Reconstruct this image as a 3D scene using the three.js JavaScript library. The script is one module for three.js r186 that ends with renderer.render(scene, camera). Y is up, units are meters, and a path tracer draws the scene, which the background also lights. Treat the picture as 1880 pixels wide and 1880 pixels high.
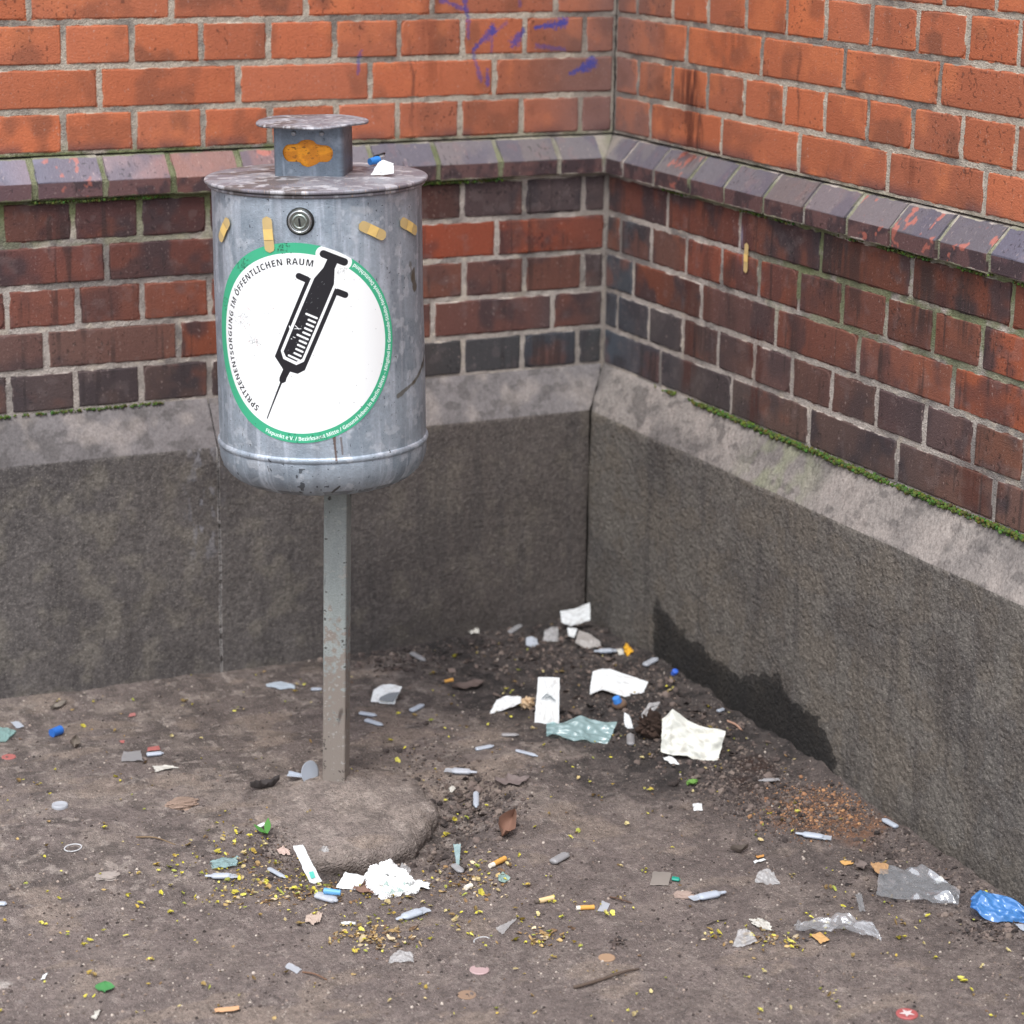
import * as THREE from 'three';
import { mergeGeometries } from 'three/addons/utils/BufferGeometryUtils.js';

// ---------------------------------------------------------------- camera, sky, sun, exposure
const scene = new THREE.Scene();
const FOC = 4295.96, HALF = 940;
const EYE = new THREE.Vector3(-2.26614, 0.53318, 4.11907);
const FWD = new THREE.Vector3(0.42984124, -0.27107587, -0.86125164);
const RGT = new THREE.Vector3(0.89672345, 0.01674497, 0.44227441);
const UPV = new THREE.Vector3(0.10546829, 0.96241232, -0.25027777);
const camera = new THREE.PerspectiveCamera(2 * Math.atan(HALF / FOC) * 180 / Math.PI, 1, 0.05, 400);
camera.position.copy(EYE);
camera.quaternion.setFromRotationMatrix(new THREE.Matrix4().makeBasis(RGT, UPV, FWD.clone().negate()));
camera.focus = 3.66;
camera.userData.fStop = 4.2;
scene.add(camera);

{ // overcast sky: brighter overhead, slightly cool
  const W = 256, H = 128, data = new Float32Array(W * H * 4);
  const s = new THREE.Vector3(-0.42, 0.85, 0.5).normalize();
  for (let j = 0; j < H; j++) for (let i = 0; i < W; i++) {
    const el = ((j + 0.5) / H - 0.5) * Math.PI, az = ((i + 0.5) / W - 0.5) * 2 * Math.PI;
    const x = Math.cos(az) * Math.cos(el), y = Math.sin(el), z = Math.sin(az) * Math.cos(el);
    let L = (1 + 3.4 * Math.max(0, y)) / 4.4 * 1.15;
    L += 0.3 * Math.pow(Math.max(0, x * s.x + y * s.y + z * s.z), 5);
    if (y < 0) L = 0.1;
    const o = (j * W + i) * 4;
    data[o] = L * 0.95; data[o + 1] = L * 0.985; data[o + 2] = L * 1.085; data[o + 3] = 1;
  }
  const sky = new THREE.DataTexture(data, W, H, THREE.RGBAFormat, THREE.FloatType);
  sky.mapping = THREE.EquirectangularReflectionMapping;
  sky.magFilter = THREE.LinearFilter; sky.minFilter = THREE.LinearFilter; sky.needsUpdate = true;
  scene.background = sky; scene.environment = sky;
}
const sun = new THREE.DirectionalLight(0xfffaf4, 0.9);
sun.position.set(-2.9, 4.9, 3.2); sun.target.position.set(-0.7, -0.6, 0.4);
sun.castShadow = true; sun.shadow.radius = 32; sun.shadow.mapSize.set(2048, 2048);
Object.assign(sun.shadow.camera, { left: -4, right: 4, top: 4, bottom: -4, near: 0.1, far: 20 });
scene.add(sun, sun.target);
const renderer = new THREE.WebGLRenderer({ antialias: true });
renderer.toneMapping = THREE.LinearToneMapping;
renderer.toneMappingExposure = 2.45;
renderer.shadowMap.enabled = true;

// ---------------------------------------------------------------- helpers
function rng(seed) { let a = seed >>> 0; return () => { a = (a + 0x6D2B79F5) >>> 0; let t = Math.imul(a ^ (a >>> 15), 1 | a); t = (t + Math.imul(t ^ (t >>> 7), 61 | t)) ^ t; return ((t ^ (t >>> 14)) >>> 0) / 4294967296; }; }
const PERM = new Uint8Array(512), LAT = new Float32Array(256);
{ const r = rng(77), p = [...Array(256).keys()]; for (let i = 255; i > 0; i--) { const j = Math.floor(r() * (i + 1)); [p[i], p[j]] = [p[j], p[i]]; } for (let i = 0; i < 512; i++) PERM[i] = p[i & 255]; for (let i = 0; i < 256; i++) LAT[i] = r(); }
function vn(x, y) {
  const ix = Math.floor(x), iy = Math.floor(y); let fx = x - ix, fy = y - iy;
  fx = fx * fx * (3 - 2 * fx); fy = fy * fy * (3 - 2 * fy);
  const a = PERM[ix & 255], b = PERM[(ix + 1) & 255], y0 = iy & 255, y1 = (iy + 1) & 255;
  const v00 = LAT[PERM[a + y0]], v10 = LAT[PERM[b + y0]], v01 = LAT[PERM[a + y1]], v11 = LAT[PERM[b + y1]];
  return v00 + (v10 - v00) * fx + (v01 - v00 + (v00 - v10 - v01 + v11) * fx) * fy;
}
function fbm(x, y, o = 4) { let s = 0, a = 0.5, n = 0; for (let i = 0; i < o; i++) { s += a * vn(x + i * 17.3, y - i * 9.1); n += a; a *= 0.5; x *= 2.03; y *= 2.03; } return s / n; }
const ss = (a, b, x) => { const t = Math.min(1, Math.max(0, (x - a) / (b - a))); return t * t * (3 - 2 * t); };
const lerp = (a, b, t) => a + (b - a) * t;
const h1 = (n) => { const x = Math.sin(n * 127.1 + 11.7) * 43758.5453; return x - Math.floor(x); };
const s2l = (v) => { v /= 255; return v <= 0.04045 ? v / 12.92 : Math.pow((v + 0.055) / 1.055, 2.4); };
const lin = (r, g, b, k = 1) => [s2l(r) * k, s2l(g) * k, s2l(b) * k];
const LUT = new Uint8Array(4097); for (let i = 0; i <= 4096; i++) { const v = i / 4096; LUT[i] = Math.round(255 * (v <= 0.0031308 ? v * 12.92 : 1.055 * Math.pow(v, 1 / 2.4) - 0.055)); }
const enc = (v) => LUT[Math.max(0, Math.min(4096, (v * 4096) | 0))];
function dataTex(w, h, fn, srgb = true) {
  const d = new Uint8Array(w * h * 4), c = [0, 0, 0];
  for (let j = 0, o = 0; j < h; j++) for (let i = 0; i < w; i++, o += 4) {
    fn((i + 0.5) / w, (j + 0.5) / h, c);
    if (srgb) { d[o] = enc(c[0]); d[o + 1] = enc(c[1]); d[o + 2] = enc(c[2]); }
    else { d[o] = d[o + 1] = d[o + 2] = Math.max(0, Math.min(255, c[0] * 255)); }
    d[o + 3] = 255;
  }
  const t = new THREE.DataTexture(d, w, h); t.magFilter = THREE.LinearFilter; t.minFilter = THREE.LinearMipmapLinearFilter; t.generateMipmaps = true;
  t.wrapS = t.wrapT = THREE.MirroredRepeatWrapping; if (srgb) t.colorSpace = THREE.SRGBColorSpace; t.needsUpdate = true; return t;
}
function mixTo(c, t, k) { c[0] += (t[0] - c[0]) * k; c[1] += (t[1] - c[1]) * k; c[2] += (t[2] - c[2]) * k; }
function mul(c, k) { c[0] *= k; c[1] *= k; c[2] *= k; }
function grid(nx, ny, fn, uvf) {
  const pos = [], uv = [], idx = [];
  for (let j = 0; j <= ny; j++) for (let i = 0; i <= nx; i++) { const u = i / nx, v = j / ny, p = fn(u, v, i, j); pos.push(p[0], p[1], p[2]); const q = uvf ? uvf(u, v, p) : [u, v]; uv.push(q[0], q[1]); }
  for (let j = 0; j < ny; j++) for (let i = 0; i < nx; i++) { const a = j * (nx + 1) + i, b = a + 1, c = a + nx + 1, d = c + 1; idx.push(a, b, d, a, d, c); }
  const g = new THREE.BufferGeometry(); g.setAttribute('position', new THREE.Float32BufferAttribute(pos, 3)); g.setAttribute('uv', new THREE.Float32BufferAttribute(uv, 2)); g.setIndex(idx); g.computeVertexNormals(); return g;
}
const taken = {};
function numbered(n) { const k = taken[n] || 0; taken[n] = k + 1; return k ? n + '_' + String(k).padStart(3, '0') : n; }
function tag(o, label, category, group, kind) { o.userData.label = label; if (category) o.userData.category = category; if (group) o.userData.group = group; if (kind) o.userData.kind = kind; return o; }
function msh(name, geo, mat, parent) { const m = new THREE.Mesh(geo, mat); m.name = parent ? name : numbered(name); m.castShadow = m.receiveShadow = true; (parent || scene).add(m); return m; }
function thing(name, label, category, pos, group) { const g = new THREE.Group(); g.name = numbered(name); if (pos) g.position.copy(pos); scene.add(g); return tag(g, label, category, group); }
const std = (o) => new THREE.MeshStandardMaterial(o), phy = (o) => new THREE.MeshPhysicalMaterial(o);
const col = (r, g, b, k = 1) => new THREE.Color().setRGB(...lin(r, g, b, k));
const V = (x, y, z) => new THREE.Vector3(x, y, z);
// a direction of sight through a photograph pixel, used to measure where things stand
const sight = (px, py) => FWD.clone().addScaledVector(RGT, (px - HALF) / FOC).addScaledVector(UPV, -(py - HALF) / FOC);
function onPlane(px, py, P0, N) { const d = sight(px, py), t = (P0.clone().sub(EYE).dot(N)) / d.dot(N); return EYE.clone().addScaledVector(d, t); }

// fine relief maps
const grainTex = dataTex(1024, 1024, (u, v, c) => { const x = u * 128, y = v * 128; c[0] = 0.55 * vn(x, y) + 0.3 * vn(x * 2.1 + 7, y * 2.1) + 0.15 * vn(x * 4.3, y * 4.3 + 3); }, false);
const rep = (t, s) => { const r = t.clone(); r.repeat.set(s[0], s[1]); r.needsUpdate = true; return r; };

// ---------------------------------------------------------------- brick walls
const H = 0.0773, S = 0.0778, D1 = 0.0217, D2 = 0.0754, EDGE = -0.547, SEAT = -0.4641;
const span = (a, b, step) => { const o = []; for (let x = a; step > 0 ? x <= b : x >= b; x += step) o.push(+x.toFixed(4)); return o; };
function rowsOf(side) {
  const L = side === 'l', o = L ? -1 : 1;
  const far = L ? -1.72 : 1.86;
  const meas = L ? {
    U6: [-0.134], U5: [-0.07], U4: [-0.134, -0.397, -0.653, -0.911, -1.172], U3: [-0.069, -0.2, -0.333, -0.465, -0.596, -0.727, -0.857, -0.987, -1.112], U2: [-0.264, -0.524, -0.787, -1.049], U1: [-0.074, -0.205, -0.337, -0.468, -0.593, -0.726, -0.856, -0.986, -1.117],
    S: [-0.136, -0.265, -0.397, -0.53, -0.662, -0.795, -0.927, -1.054, -1.183],
    L5: [-0.074, -0.205, -0.34, -0.47, -0.6, -0.729, -0.857, -0.988, -1.112, -1.241], L4: [-0.265, -0.527, -0.79, -1.052], L3: [-0.072, -0.202, -0.334, -0.465, -0.596, -0.727, -0.857, -0.987, -1.108, -1.238], L2: [-0.138, -0.401, -0.66, -0.919, -1.17], L1: [-0.079, -0.204, -0.334, -0.466, -0.597, -0.729, -0.86, -0.993, -1.117, -1.241],
  } : {
    U6: [0.087, 0.217], U5: [0.275, 0.537, 0.798, 1.06, 1.193], U4: [0.082, 0.218, 0.348, 0.48, 0.612, 0.735, 0.868, 0.997, 1.128, 1.254], U3: [0.275, 0.537, 0.798, 1.064], U2: [0.093, 0.225, 0.356, 0.485, 0.618, 0.746, 0.873, 1.0, 1.13, 1.264], U1: [0.146, 0.412, 0.672, 0.938, 1.197],
    S: [0.105, 0.23, 0.364, 0.485, 0.619, 0.749, 0.879, 1.005, 1.135, 1.265],
    L5: [0.262, 0.525, 0.789, 1.052, 1.311], L4: [0.08, 0.204, 0.338, 0.467, 0.596, 0.725, 0.86, 0.989, 1.119, 1.245], L3: [0.138, 0.4, 0.659, 0.916, 1.179], L2: [0.077, 0.204, 0.337, 0.466, 0.593, 0.718, 0.842, 0.977, 1.112, 1.242, 1.367], L1: [0.254, 0.518, 0.78, 1.044, 1.303],
  };
  const long = L ? { U6: 1, U4: 1, U2: 1, L4: 1, L2: 1 } : { U5: 1, U3: 1, U1: 1, L5: 1, L3: 1, L1: 1 };
  const rows = {};
  for (const k in meas) {
    const d = k[0] === 'U' ? 0 : k === 'S' ? 0.036 : D1, j = [o * (d + (k === 'S' ? 0 : 0.0005)), ...meas[k]], st = (long[k] ? 0.262 : 0.1307) * o;
    while (Math.abs(j[j.length - 1]) < Math.abs(far) - 0.02) j.push(j[j.length - 1] + st);
    const n = +k[1] || 0;
    const y0 = k[0] === 'U' ? (n - 1) * H : k === 'S' ? -S : -S - (6 - n) * H, y1 = k[0] === 'U' ? n * H : k === 'S' ? 0 : -S - (5 - n) * H;
    rows[k] = { key: k, joints: j.sort((a, b) => a - b), d, y0, y1 };
  }
  return rows;
}
const JW = 0.0054; // half a joint
const KB = 0.92;
const PAL = { // colour of the clay by course: [near the corner ... away from it]
  l: { U: [[142, 97, 82], [168, 99, 71], [178, 102, 71], [182, 103, 70], [186, 106, 71], [182, 106, 75]], S: [[104, 102, 108], [106, 102, 106], [110, 103, 104], [126, 100, 98], [132, 100, 95], [126, 110, 114], [104, 104, 118]],
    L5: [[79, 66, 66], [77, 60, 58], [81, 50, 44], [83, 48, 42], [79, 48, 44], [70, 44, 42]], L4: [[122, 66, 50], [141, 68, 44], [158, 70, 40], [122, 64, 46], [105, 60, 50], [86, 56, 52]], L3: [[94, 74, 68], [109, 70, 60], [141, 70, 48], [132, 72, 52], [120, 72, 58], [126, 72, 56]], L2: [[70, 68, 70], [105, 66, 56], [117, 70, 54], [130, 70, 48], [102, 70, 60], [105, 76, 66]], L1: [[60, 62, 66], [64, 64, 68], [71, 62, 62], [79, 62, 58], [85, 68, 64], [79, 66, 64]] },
  r: { U: [[146, 97, 79], [168, 99, 70], [178, 102, 69], [180, 102, 67], [174, 100, 69], [172, 98, 67], [176, 102, 71]], S: [[108, 106, 112], [106, 104, 109], [104, 101, 106], [106, 99, 101], [104, 100, 105], [100, 97, 104]],
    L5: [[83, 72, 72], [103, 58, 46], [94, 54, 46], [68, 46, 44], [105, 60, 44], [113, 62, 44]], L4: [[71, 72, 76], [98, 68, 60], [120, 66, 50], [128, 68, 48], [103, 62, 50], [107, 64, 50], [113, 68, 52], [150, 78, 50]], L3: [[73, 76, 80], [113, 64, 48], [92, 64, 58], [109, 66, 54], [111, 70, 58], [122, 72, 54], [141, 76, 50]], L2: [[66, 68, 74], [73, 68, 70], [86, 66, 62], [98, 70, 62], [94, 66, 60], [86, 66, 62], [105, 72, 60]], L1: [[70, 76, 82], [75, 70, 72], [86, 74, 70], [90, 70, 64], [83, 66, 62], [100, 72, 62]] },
};
function palAt(side, key, a, seed) {
  const p = PAL[side][key[0] === 'U' ? 'U' : key], t = Math.min(0.999, Math.max(0, (Math.abs(a) + (h1(seed) - 0.5) * 0.2) / 1.32)) * (p.length - 1), i = Math.floor(t), f = ss(0.2, 0.8, t - i);
  return [0, 1, 2].map((c) => lerp(p[i][c], p[i + 1][c], f));
}
function strokeD(a, y, s) { const [x0, y0, x1, y1] = s, dx = x1 - x0, dy = y1 - y0, t = Math.max(0, Math.min(1, ((a - x0) * dx + (y - y0) * dy) / (dx * dx + dy * dy))); return [Math.hypot(a - x0 - t * dx, y - y0 - t * dy), t]; }
const SCRIBBLE = [[-0.377, 0.263, -0.33, 0.245, 0.006, 0.004, 0.5], [-0.335, 0.29, -0.325, 0.235, 0.006, 0.005, 0.6], [-0.321, 0.228, -0.321, 0.192, 0.006, 0.004, 0.45], [-0.31, 0.169, -0.27, 0.203, 0.004, 0.011, 0.85], [-0.27, 0.215, -0.271, 0.162, 0.004, 0.003, 0.45], [-0.265, 0.2, -0.239, 0.219, 0.003, 0.004, 0.35], [-0.203, 0.204, -0.223, 0.18, 0.006, 0.012, 0.85], [-0.178, 0.208, -0.118, 0.216, 0.004, 0.012, 0.85], [-0.175, 0.174, -0.112, 0.165, 0.006, 0.005, 0.4], [-0.1, 0.119, -0.05, 0.137, 0.005, 0.012, 0.75], [-0.31, 0.163, -0.294, 0.113, 0.005, 0.006, 0.5], [-0.28, 0.13, -0.279, 0.1, 0.005, 0.004, 0.6], [-0.215, 0.3, -0.212, 0.25, 0.004, 0.004, 0.3], [-0.625, 0.31, -0.605, 0.285, 0.008, 0.005, 0.6], [-0.545, 0.17, -0.55, 0.13, 0.005, 0.003, 0.4]];
const STREAKS = { // rusty or sooty runs: along, top, bottom, half width, strength, rusty?
  l: [[-0.4, 0.3, 0.1, 0.02, 0.35, 1], [-0.57, -0.2, -0.3, 0.05, 0.35, 0], [-0.13, -0.2, -0.27, 0.05, 0.3, 0], [-0.44, 0.2, 0.02, 0.003, 0.6, 0]],
  r: [[0.535, -0.11, -0.17, 0.008, 0.6, 2], [0.3, 0.16, -0.02, 0.016, 0.9, 1], [0.29, 0.155, 0.07, 0.032, 0.8, 1], [0.33, 0.07, -0.02, 0.01, 0.9, 1], [0.8, 0.06, 0.03, 0.03, 0.4, 1], [0.44, 0.24, 0.2, 0.03, 0.4, 0], [0.33, 0.08, -0.03, 0.004, 0.8, 0], [0.66, 0.22, 0.08, 0.004, 0.55, 0], [0.36, -0.22, -0.45, 0.022, 0.7, 1], [0.6, -0.28, -0.46, 0.016, 0.9, 1], [0.5, -0.16, -0.3, 0.02, 0.6, 0], [0.84, -0.08, -0.19, 0.03, 0.8, 0], [0.9, -0.08, -0.2, 0.02, 0.7, 0], [1.09, -0.08, -0.2, 0.028, 0.9, 0], [1.2, -0.08, -0.2, 0.022, 0.8, 0], [1.14, -0.09, -0.22, 0.012, 0.5, 1], [1.25, -0.38, -0.46, 0.03, 0.8, 1], [0.42, -0.1, -0.36, 0.012, 0.45, 0], [0.72, -0.2, -0.4, 0.014, 0.4, 0], [0.98, -0.24, -0.42, 0.014, 0.35, 0], [1.0, 0.09, 0.02, 0.012, 0.5, 1]],
};
const YTOP = 0.465, YBOT = -0.475, ALEN = { l: 1.74, r: 1.88 };
function wallTex(side) {
  const rows = Object.values(rowsOf(side)), A = ALEN[side], sg = side === 'l' ? -1 : 1, so = side === 'l' ? 3.1 : 41.7;
  const moss = lin(92, 104, 56), blue = lin(40, 62, 150), soot = lin(38, 32, 32), rust = lin(74, 30, 16);
  return dataTex(2048, 1108, (u, v, c) => {
    const a = side === 'l' ? -A + u * A : u * A, y = YBOT + v * (YTOP - YBOT), ad = Math.abs(a);
    let row = null; for (const r of rows) if (y >= r.y0 && y < r.y1) { row = r; break; }
    const g = vn(a * 900 + so, y * 900), g2 = vn(a * 330, y * 330 + so), m1 = fbm(a * 14 + so, y * 14, 4), m2 = fbm(a * 45, y * 45 + so, 3);
    const wob = (vn(a * 60 + so, y * 60) - 0.5) * 0.0035;
    let inBrick = false, seed = 0, rel = 0, relY = 0;
    if (row) {
      const jw = JW + wob;
      let i = 0; while (i < row.joints.length - 1 && row.joints[i + 1] <= a) i++;
      const x0 = row.joints[i], x1 = row.joints[i + 1];
      if (x1 !== undefined && a > x0 && a - x0 > jw && x1 - a > jw && y - row.y0 > jw && row.y1 - y > jw) { inBrick = true; seed = Math.round((x0 + x1) * 500) + row.y0 * 977 + (side === 'l' ? 0 : 555); rel = (a - x0) / (x1 - x0); relY = (y - row.y0) / (row.y1 - row.y0); }
    }
    const up = y > 0;
    if (inBrick) {
      const p = palAt(side, row.key, a, seed), k = KB * (0.88 + 0.24 * h1(seed + 3));
      c[0] = s2l(p[0]) * k; c[1] = s2l(p[1]) * k; c[2] = s2l(p[2]) * k;
      const hue = (h1(seed + 9) - 0.5) * 0.2; c[0] *= 1 + hue * 0.6; c[2] *= 1 - hue;
      // clouded firing marks, fine sandy grain, pits
      const f = fbm(a * 17 + h1(seed) * 60, y * 17 + h1(seed + 5) * 60, 3);
      if (row.key === 'S') {
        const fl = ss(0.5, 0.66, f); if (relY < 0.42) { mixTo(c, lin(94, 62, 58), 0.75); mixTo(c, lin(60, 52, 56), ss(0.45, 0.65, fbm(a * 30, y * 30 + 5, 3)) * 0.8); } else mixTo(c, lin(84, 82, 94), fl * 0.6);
        mixTo(c, lin(176, 104, 88), ss(0.66, 0.75, fbm(a * 60 + 4, y * 60 + h1(seed + 1) * 30, 3)) * (h1(seed + 2) > 0.72 ? 0.7 : 0.05));
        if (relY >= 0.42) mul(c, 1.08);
      } else if (up) { mixTo(c, lin(116, 72, 54), ss(0.52, 0.74, f) * (0.35 + 0.4 * h1(seed + 7))); mixTo(c, lin(204, 120, 76), ss(0.55, 0.78, m1) * 0.45); }
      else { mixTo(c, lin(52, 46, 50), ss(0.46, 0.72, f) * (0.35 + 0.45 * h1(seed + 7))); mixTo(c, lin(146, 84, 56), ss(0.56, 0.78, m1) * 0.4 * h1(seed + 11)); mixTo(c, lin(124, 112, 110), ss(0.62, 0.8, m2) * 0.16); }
      mul(c, 0.87 + 0.26 * (0.55 * g + 0.45 * g2));
      const pit = vn(a * 260 + 31, y * 260 + so), cl = ss(0.55, 0.75, fbm(a * 11 + 9, y * 11, 2)); if (pit > 0.955 - cl * 0.13) mul(c, 0.5);
      const fleck = vn(a * 420 + 11, y * 420 + 77); if (fleck > 0.95) mixTo(c, lin(190, 170, 160), 0.35);
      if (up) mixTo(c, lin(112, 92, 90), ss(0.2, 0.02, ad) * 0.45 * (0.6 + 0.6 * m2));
      if (row.key === 'U1') mixTo(c, lin(92, 66, 66), ss(0.4, 0.05, relY) * ss(0.42, 0.6, fbm(a * 12, 3.3 + so, 3)) * 0.7);
    } else {
      const t = up ? [176, 167, 152] : [172, 163, 154]; c[0] = s2l(t[0]); c[1] = s2l(t[1]); c[2] = s2l(t[2]);
      mul(c, 0.68 + 0.64 * (0.5 * g + 0.5 * g2)); mixTo(c, lin(96, 92, 90), ss(0.45, 0.72, m1) * 0.7); mixTo(c, lin(196, 184, 164), ss(0.6, 0.8, m2) * 0.4);
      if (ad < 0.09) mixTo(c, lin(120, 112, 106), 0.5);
      // moss in the wet joints below the sloping course
      const band = side === 'l' ? ss(-0.25, -0.06, y) * ss(0.01, -0.005, y) * ss(0.55, 0.8, ad) + ss(-0.11, -0.075, y) * ss(0.0, -0.03, y) * ss(0.15, 0.35, ad) + ss(0.03, 0.0, y) * ss(-0.09, -0.06, y) * 0.5 : ss(-0.12, -0.07, y) * ss(0.01, -0.01, y) * ss(0.16, 0.4, ad) * 0.8 + ss(-0.34, -0.18, y) * ss(-0.07, -0.1, y) * ss(0.5, 0.75, ad) * 0.9;
      const k = Math.min(1, band) * ss(0.36, 0.62, fbm(a * 22 + so, y * 22, 4) + 0.1 * band);
      mixTo(c, [moss[0] * (0.6 + 0.7 * g), moss[1] * (0.6 + 0.7 * g), moss[2] * (0.6 + 0.6 * g)], k * (row && row.key === 'S' ? 0.7 : 0.85));
    }
    for (const s of STREAKS[side]) {
      if (y > s[1] + 0.01 || y < s[2] - 0.03) continue;
      const wv = s[3] * (0.7 + 0.8 * vn(y * 40 + s[0] * 90, 4)), dd = Math.abs(a - s[0] - (vn(y * 25, s[0] * 50) - 0.5) * 0.012);
      if (dd > wv * 1.6) continue;
      const k = s[4] * ss(1.5, 0.4, dd / wv) * ss(s[1] + 0.01, s[1] - 0.02, y) * ss(s[2] - 0.03, s[2] + 0.03, y) * ss(0.2, 0.6, fbm(a * 120, y * 16 + so, 3)) * (inBrick ? 1 : 0.55);
      mixTo(c, s[5] === 2 ? lin(150, 158, 186) : s[5] ? rust : soot, k * 0.85);
    }
    // thin random runs on the clay
    if (inBrick && !up && row.key !== 'S') { const r = ss(0.62, 0.78, fbm(a * 90 + so, y * 7, 3)) * ss(0.4, 0.65, m1 * 0.6 + 0.4 * fbm(a * 9, y * 9 + 50, 2)); mixTo(c, soot, r * 0.6); }
    if (side === 'l' && ad < 0.7 && y > 0.08) for (const s of SCRIBBLE) { const [d, t] = strokeD(a, y, s), w = 1.25 * lerp(s[4], s[5], t); if (d < w) mixTo(c, blue, Math.min(1, s[6] * 1.35) * ss(w, w * 0.3, d + (g2 - 0.5) * w * 0.9 + (m2 - 0.5) * w) * (0.5 + 0.6 * m1)); }
  });
}
const wallMap = { l: wallTex('l'), r: wallTex('r') };
const brickMat = {}, mortarMat = {}, sillMat = {};
for (const s of ['l', 'r']) {
  const bump = rep(grainTex, [ALEN[s] / 0.22, (YTOP - YBOT) / 0.22]);
  brickMat[s] = std({ map: wallMap[s], roughness: 0.78, bumpMap: bump, bumpScale: 0.0009 });
  sillMat[s] = std({ map: wallMap[s], roughness: 0.42, bumpMap: bump, bumpScale: 0.0006 });
  mortarMat[s] = std({ map: wallMap[s], roughness: 0.95, bumpMap: bump, bumpScale: 0.0025 });
}
const wallUV = (side, a, y) => [side === 'l' ? (a + ALEN.l) / ALEN.l : a / ALEN.r, (y - YBOT) / (YTOP - YBOT)];
// a brick: rounded outline, worn arris, slightly uneven; a along the wall, y up, n out of it
function brickGeo(side, a0, a1, y0, y1, d, seed) {
  const r = rng(Math.round(seed * 977 + a0 * 4000 + 5000) >>> 0), w = a1 - a0, h = y1 - y0, P = [];
  const rad = 0.003 + r() * 0.003, j = () => (r() - 0.5) * 0.0016;
  const chip = [r() < 0.13, r() < 0.13, r() < 0.1, r() < 0.1];
  const cs = [[1, 1], [-1, 1], [-1, -1], [1, -1]];
  for (let q = 0; q < 4; q++) {
    const [sx, sy] = cs[q], R = rad + (chip[q] ? 0.006 + r() * 0.007 : 0), n = 3;
    for (let i = 0; i <= n; i++) { const t = (q + i / n) * Math.PI / 2; P.push([sx * (w / 2 - R) + R * Math.cos(t) + j() * 0.5, sy * (h / 2 - R) + R * Math.sin(t) + j() * 0.5]); }
    const nx = cs[(q + 1) % 4], m = q % 2 === 0 ? Math.max(1, Math.round(w / 0.045)) : 2;
    for (let i = 1; i < m; i++) { const f = i / m; P.push([lerp(sx, nx[0], f) * (w / 2) * (sx === nx[0] ? 1 : 0.96) + (sx === nx[0] ? j() : 0), lerp(sy, nx[1], f) * (h / 2) * (sy === nx[1] ? 1 : 0.92) + (sy === nx[1] ? j() : 0)]); }
  }
  const N = P.length, off = (r() - 0.5) * 0.0016, tx = (r() - 0.5) * 0.012, ty = (r() - 0.5) * 0.016, ca = (a0 + a1) / 2 + (r() - 0.5) * 0.001, cy = (y0 + y1) / 2 + (r() - 0.5) * 0.0012, pos = [], uv = [], idx = [];
  const put = (x, y, n) => { pos.push(ca + x, cy + y + 1, d + n); uv.push(...wallUV(side, ca + x, cy + y)); };
  const rings = [[0, -0.03], [0, -0.0024], [0.0012, -0.0006], [0.0032, 0]];
  for (const [ins, n] of rings) for (const [x, y] of P) { const kx = 1 - ins / (w / 2), ky = 1 - ins / (h / 2); put(x * kx, y * ky, n + off + x * tx * 0.3 + y * ty + (ins > 0.002 ? (r() - 0.5) * 0.0004 : 0)); }
  for (let k = 0; k < rings.length - 1; k++) for (let i = 0; i < N; i++) { const i2 = (i + 1) % N, A = k * N + i, B = k * N + i2, C = A + N, D = B + N; idx.push(A, B, D, A, D, C); }
  const c0 = pos.length / 3; put(0, 0, off + (r() - 0.5) * 0.0006); const b0 = (rings.length - 1) * N;
  for (let i = 0; i < N; i++) idx.push(b0 + i, b0 + (i + 1) % N, c0);
  const g = new THREE.BufferGeometry(); g.setAttribute('position', new THREE.Float32BufferAttribute(pos, 3)); g.setAttribute('uv', new THREE.Float32BufferAttribute(uv, 2)); g.setIndex(idx); g.computeVertexNormals(); return g;
}
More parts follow.
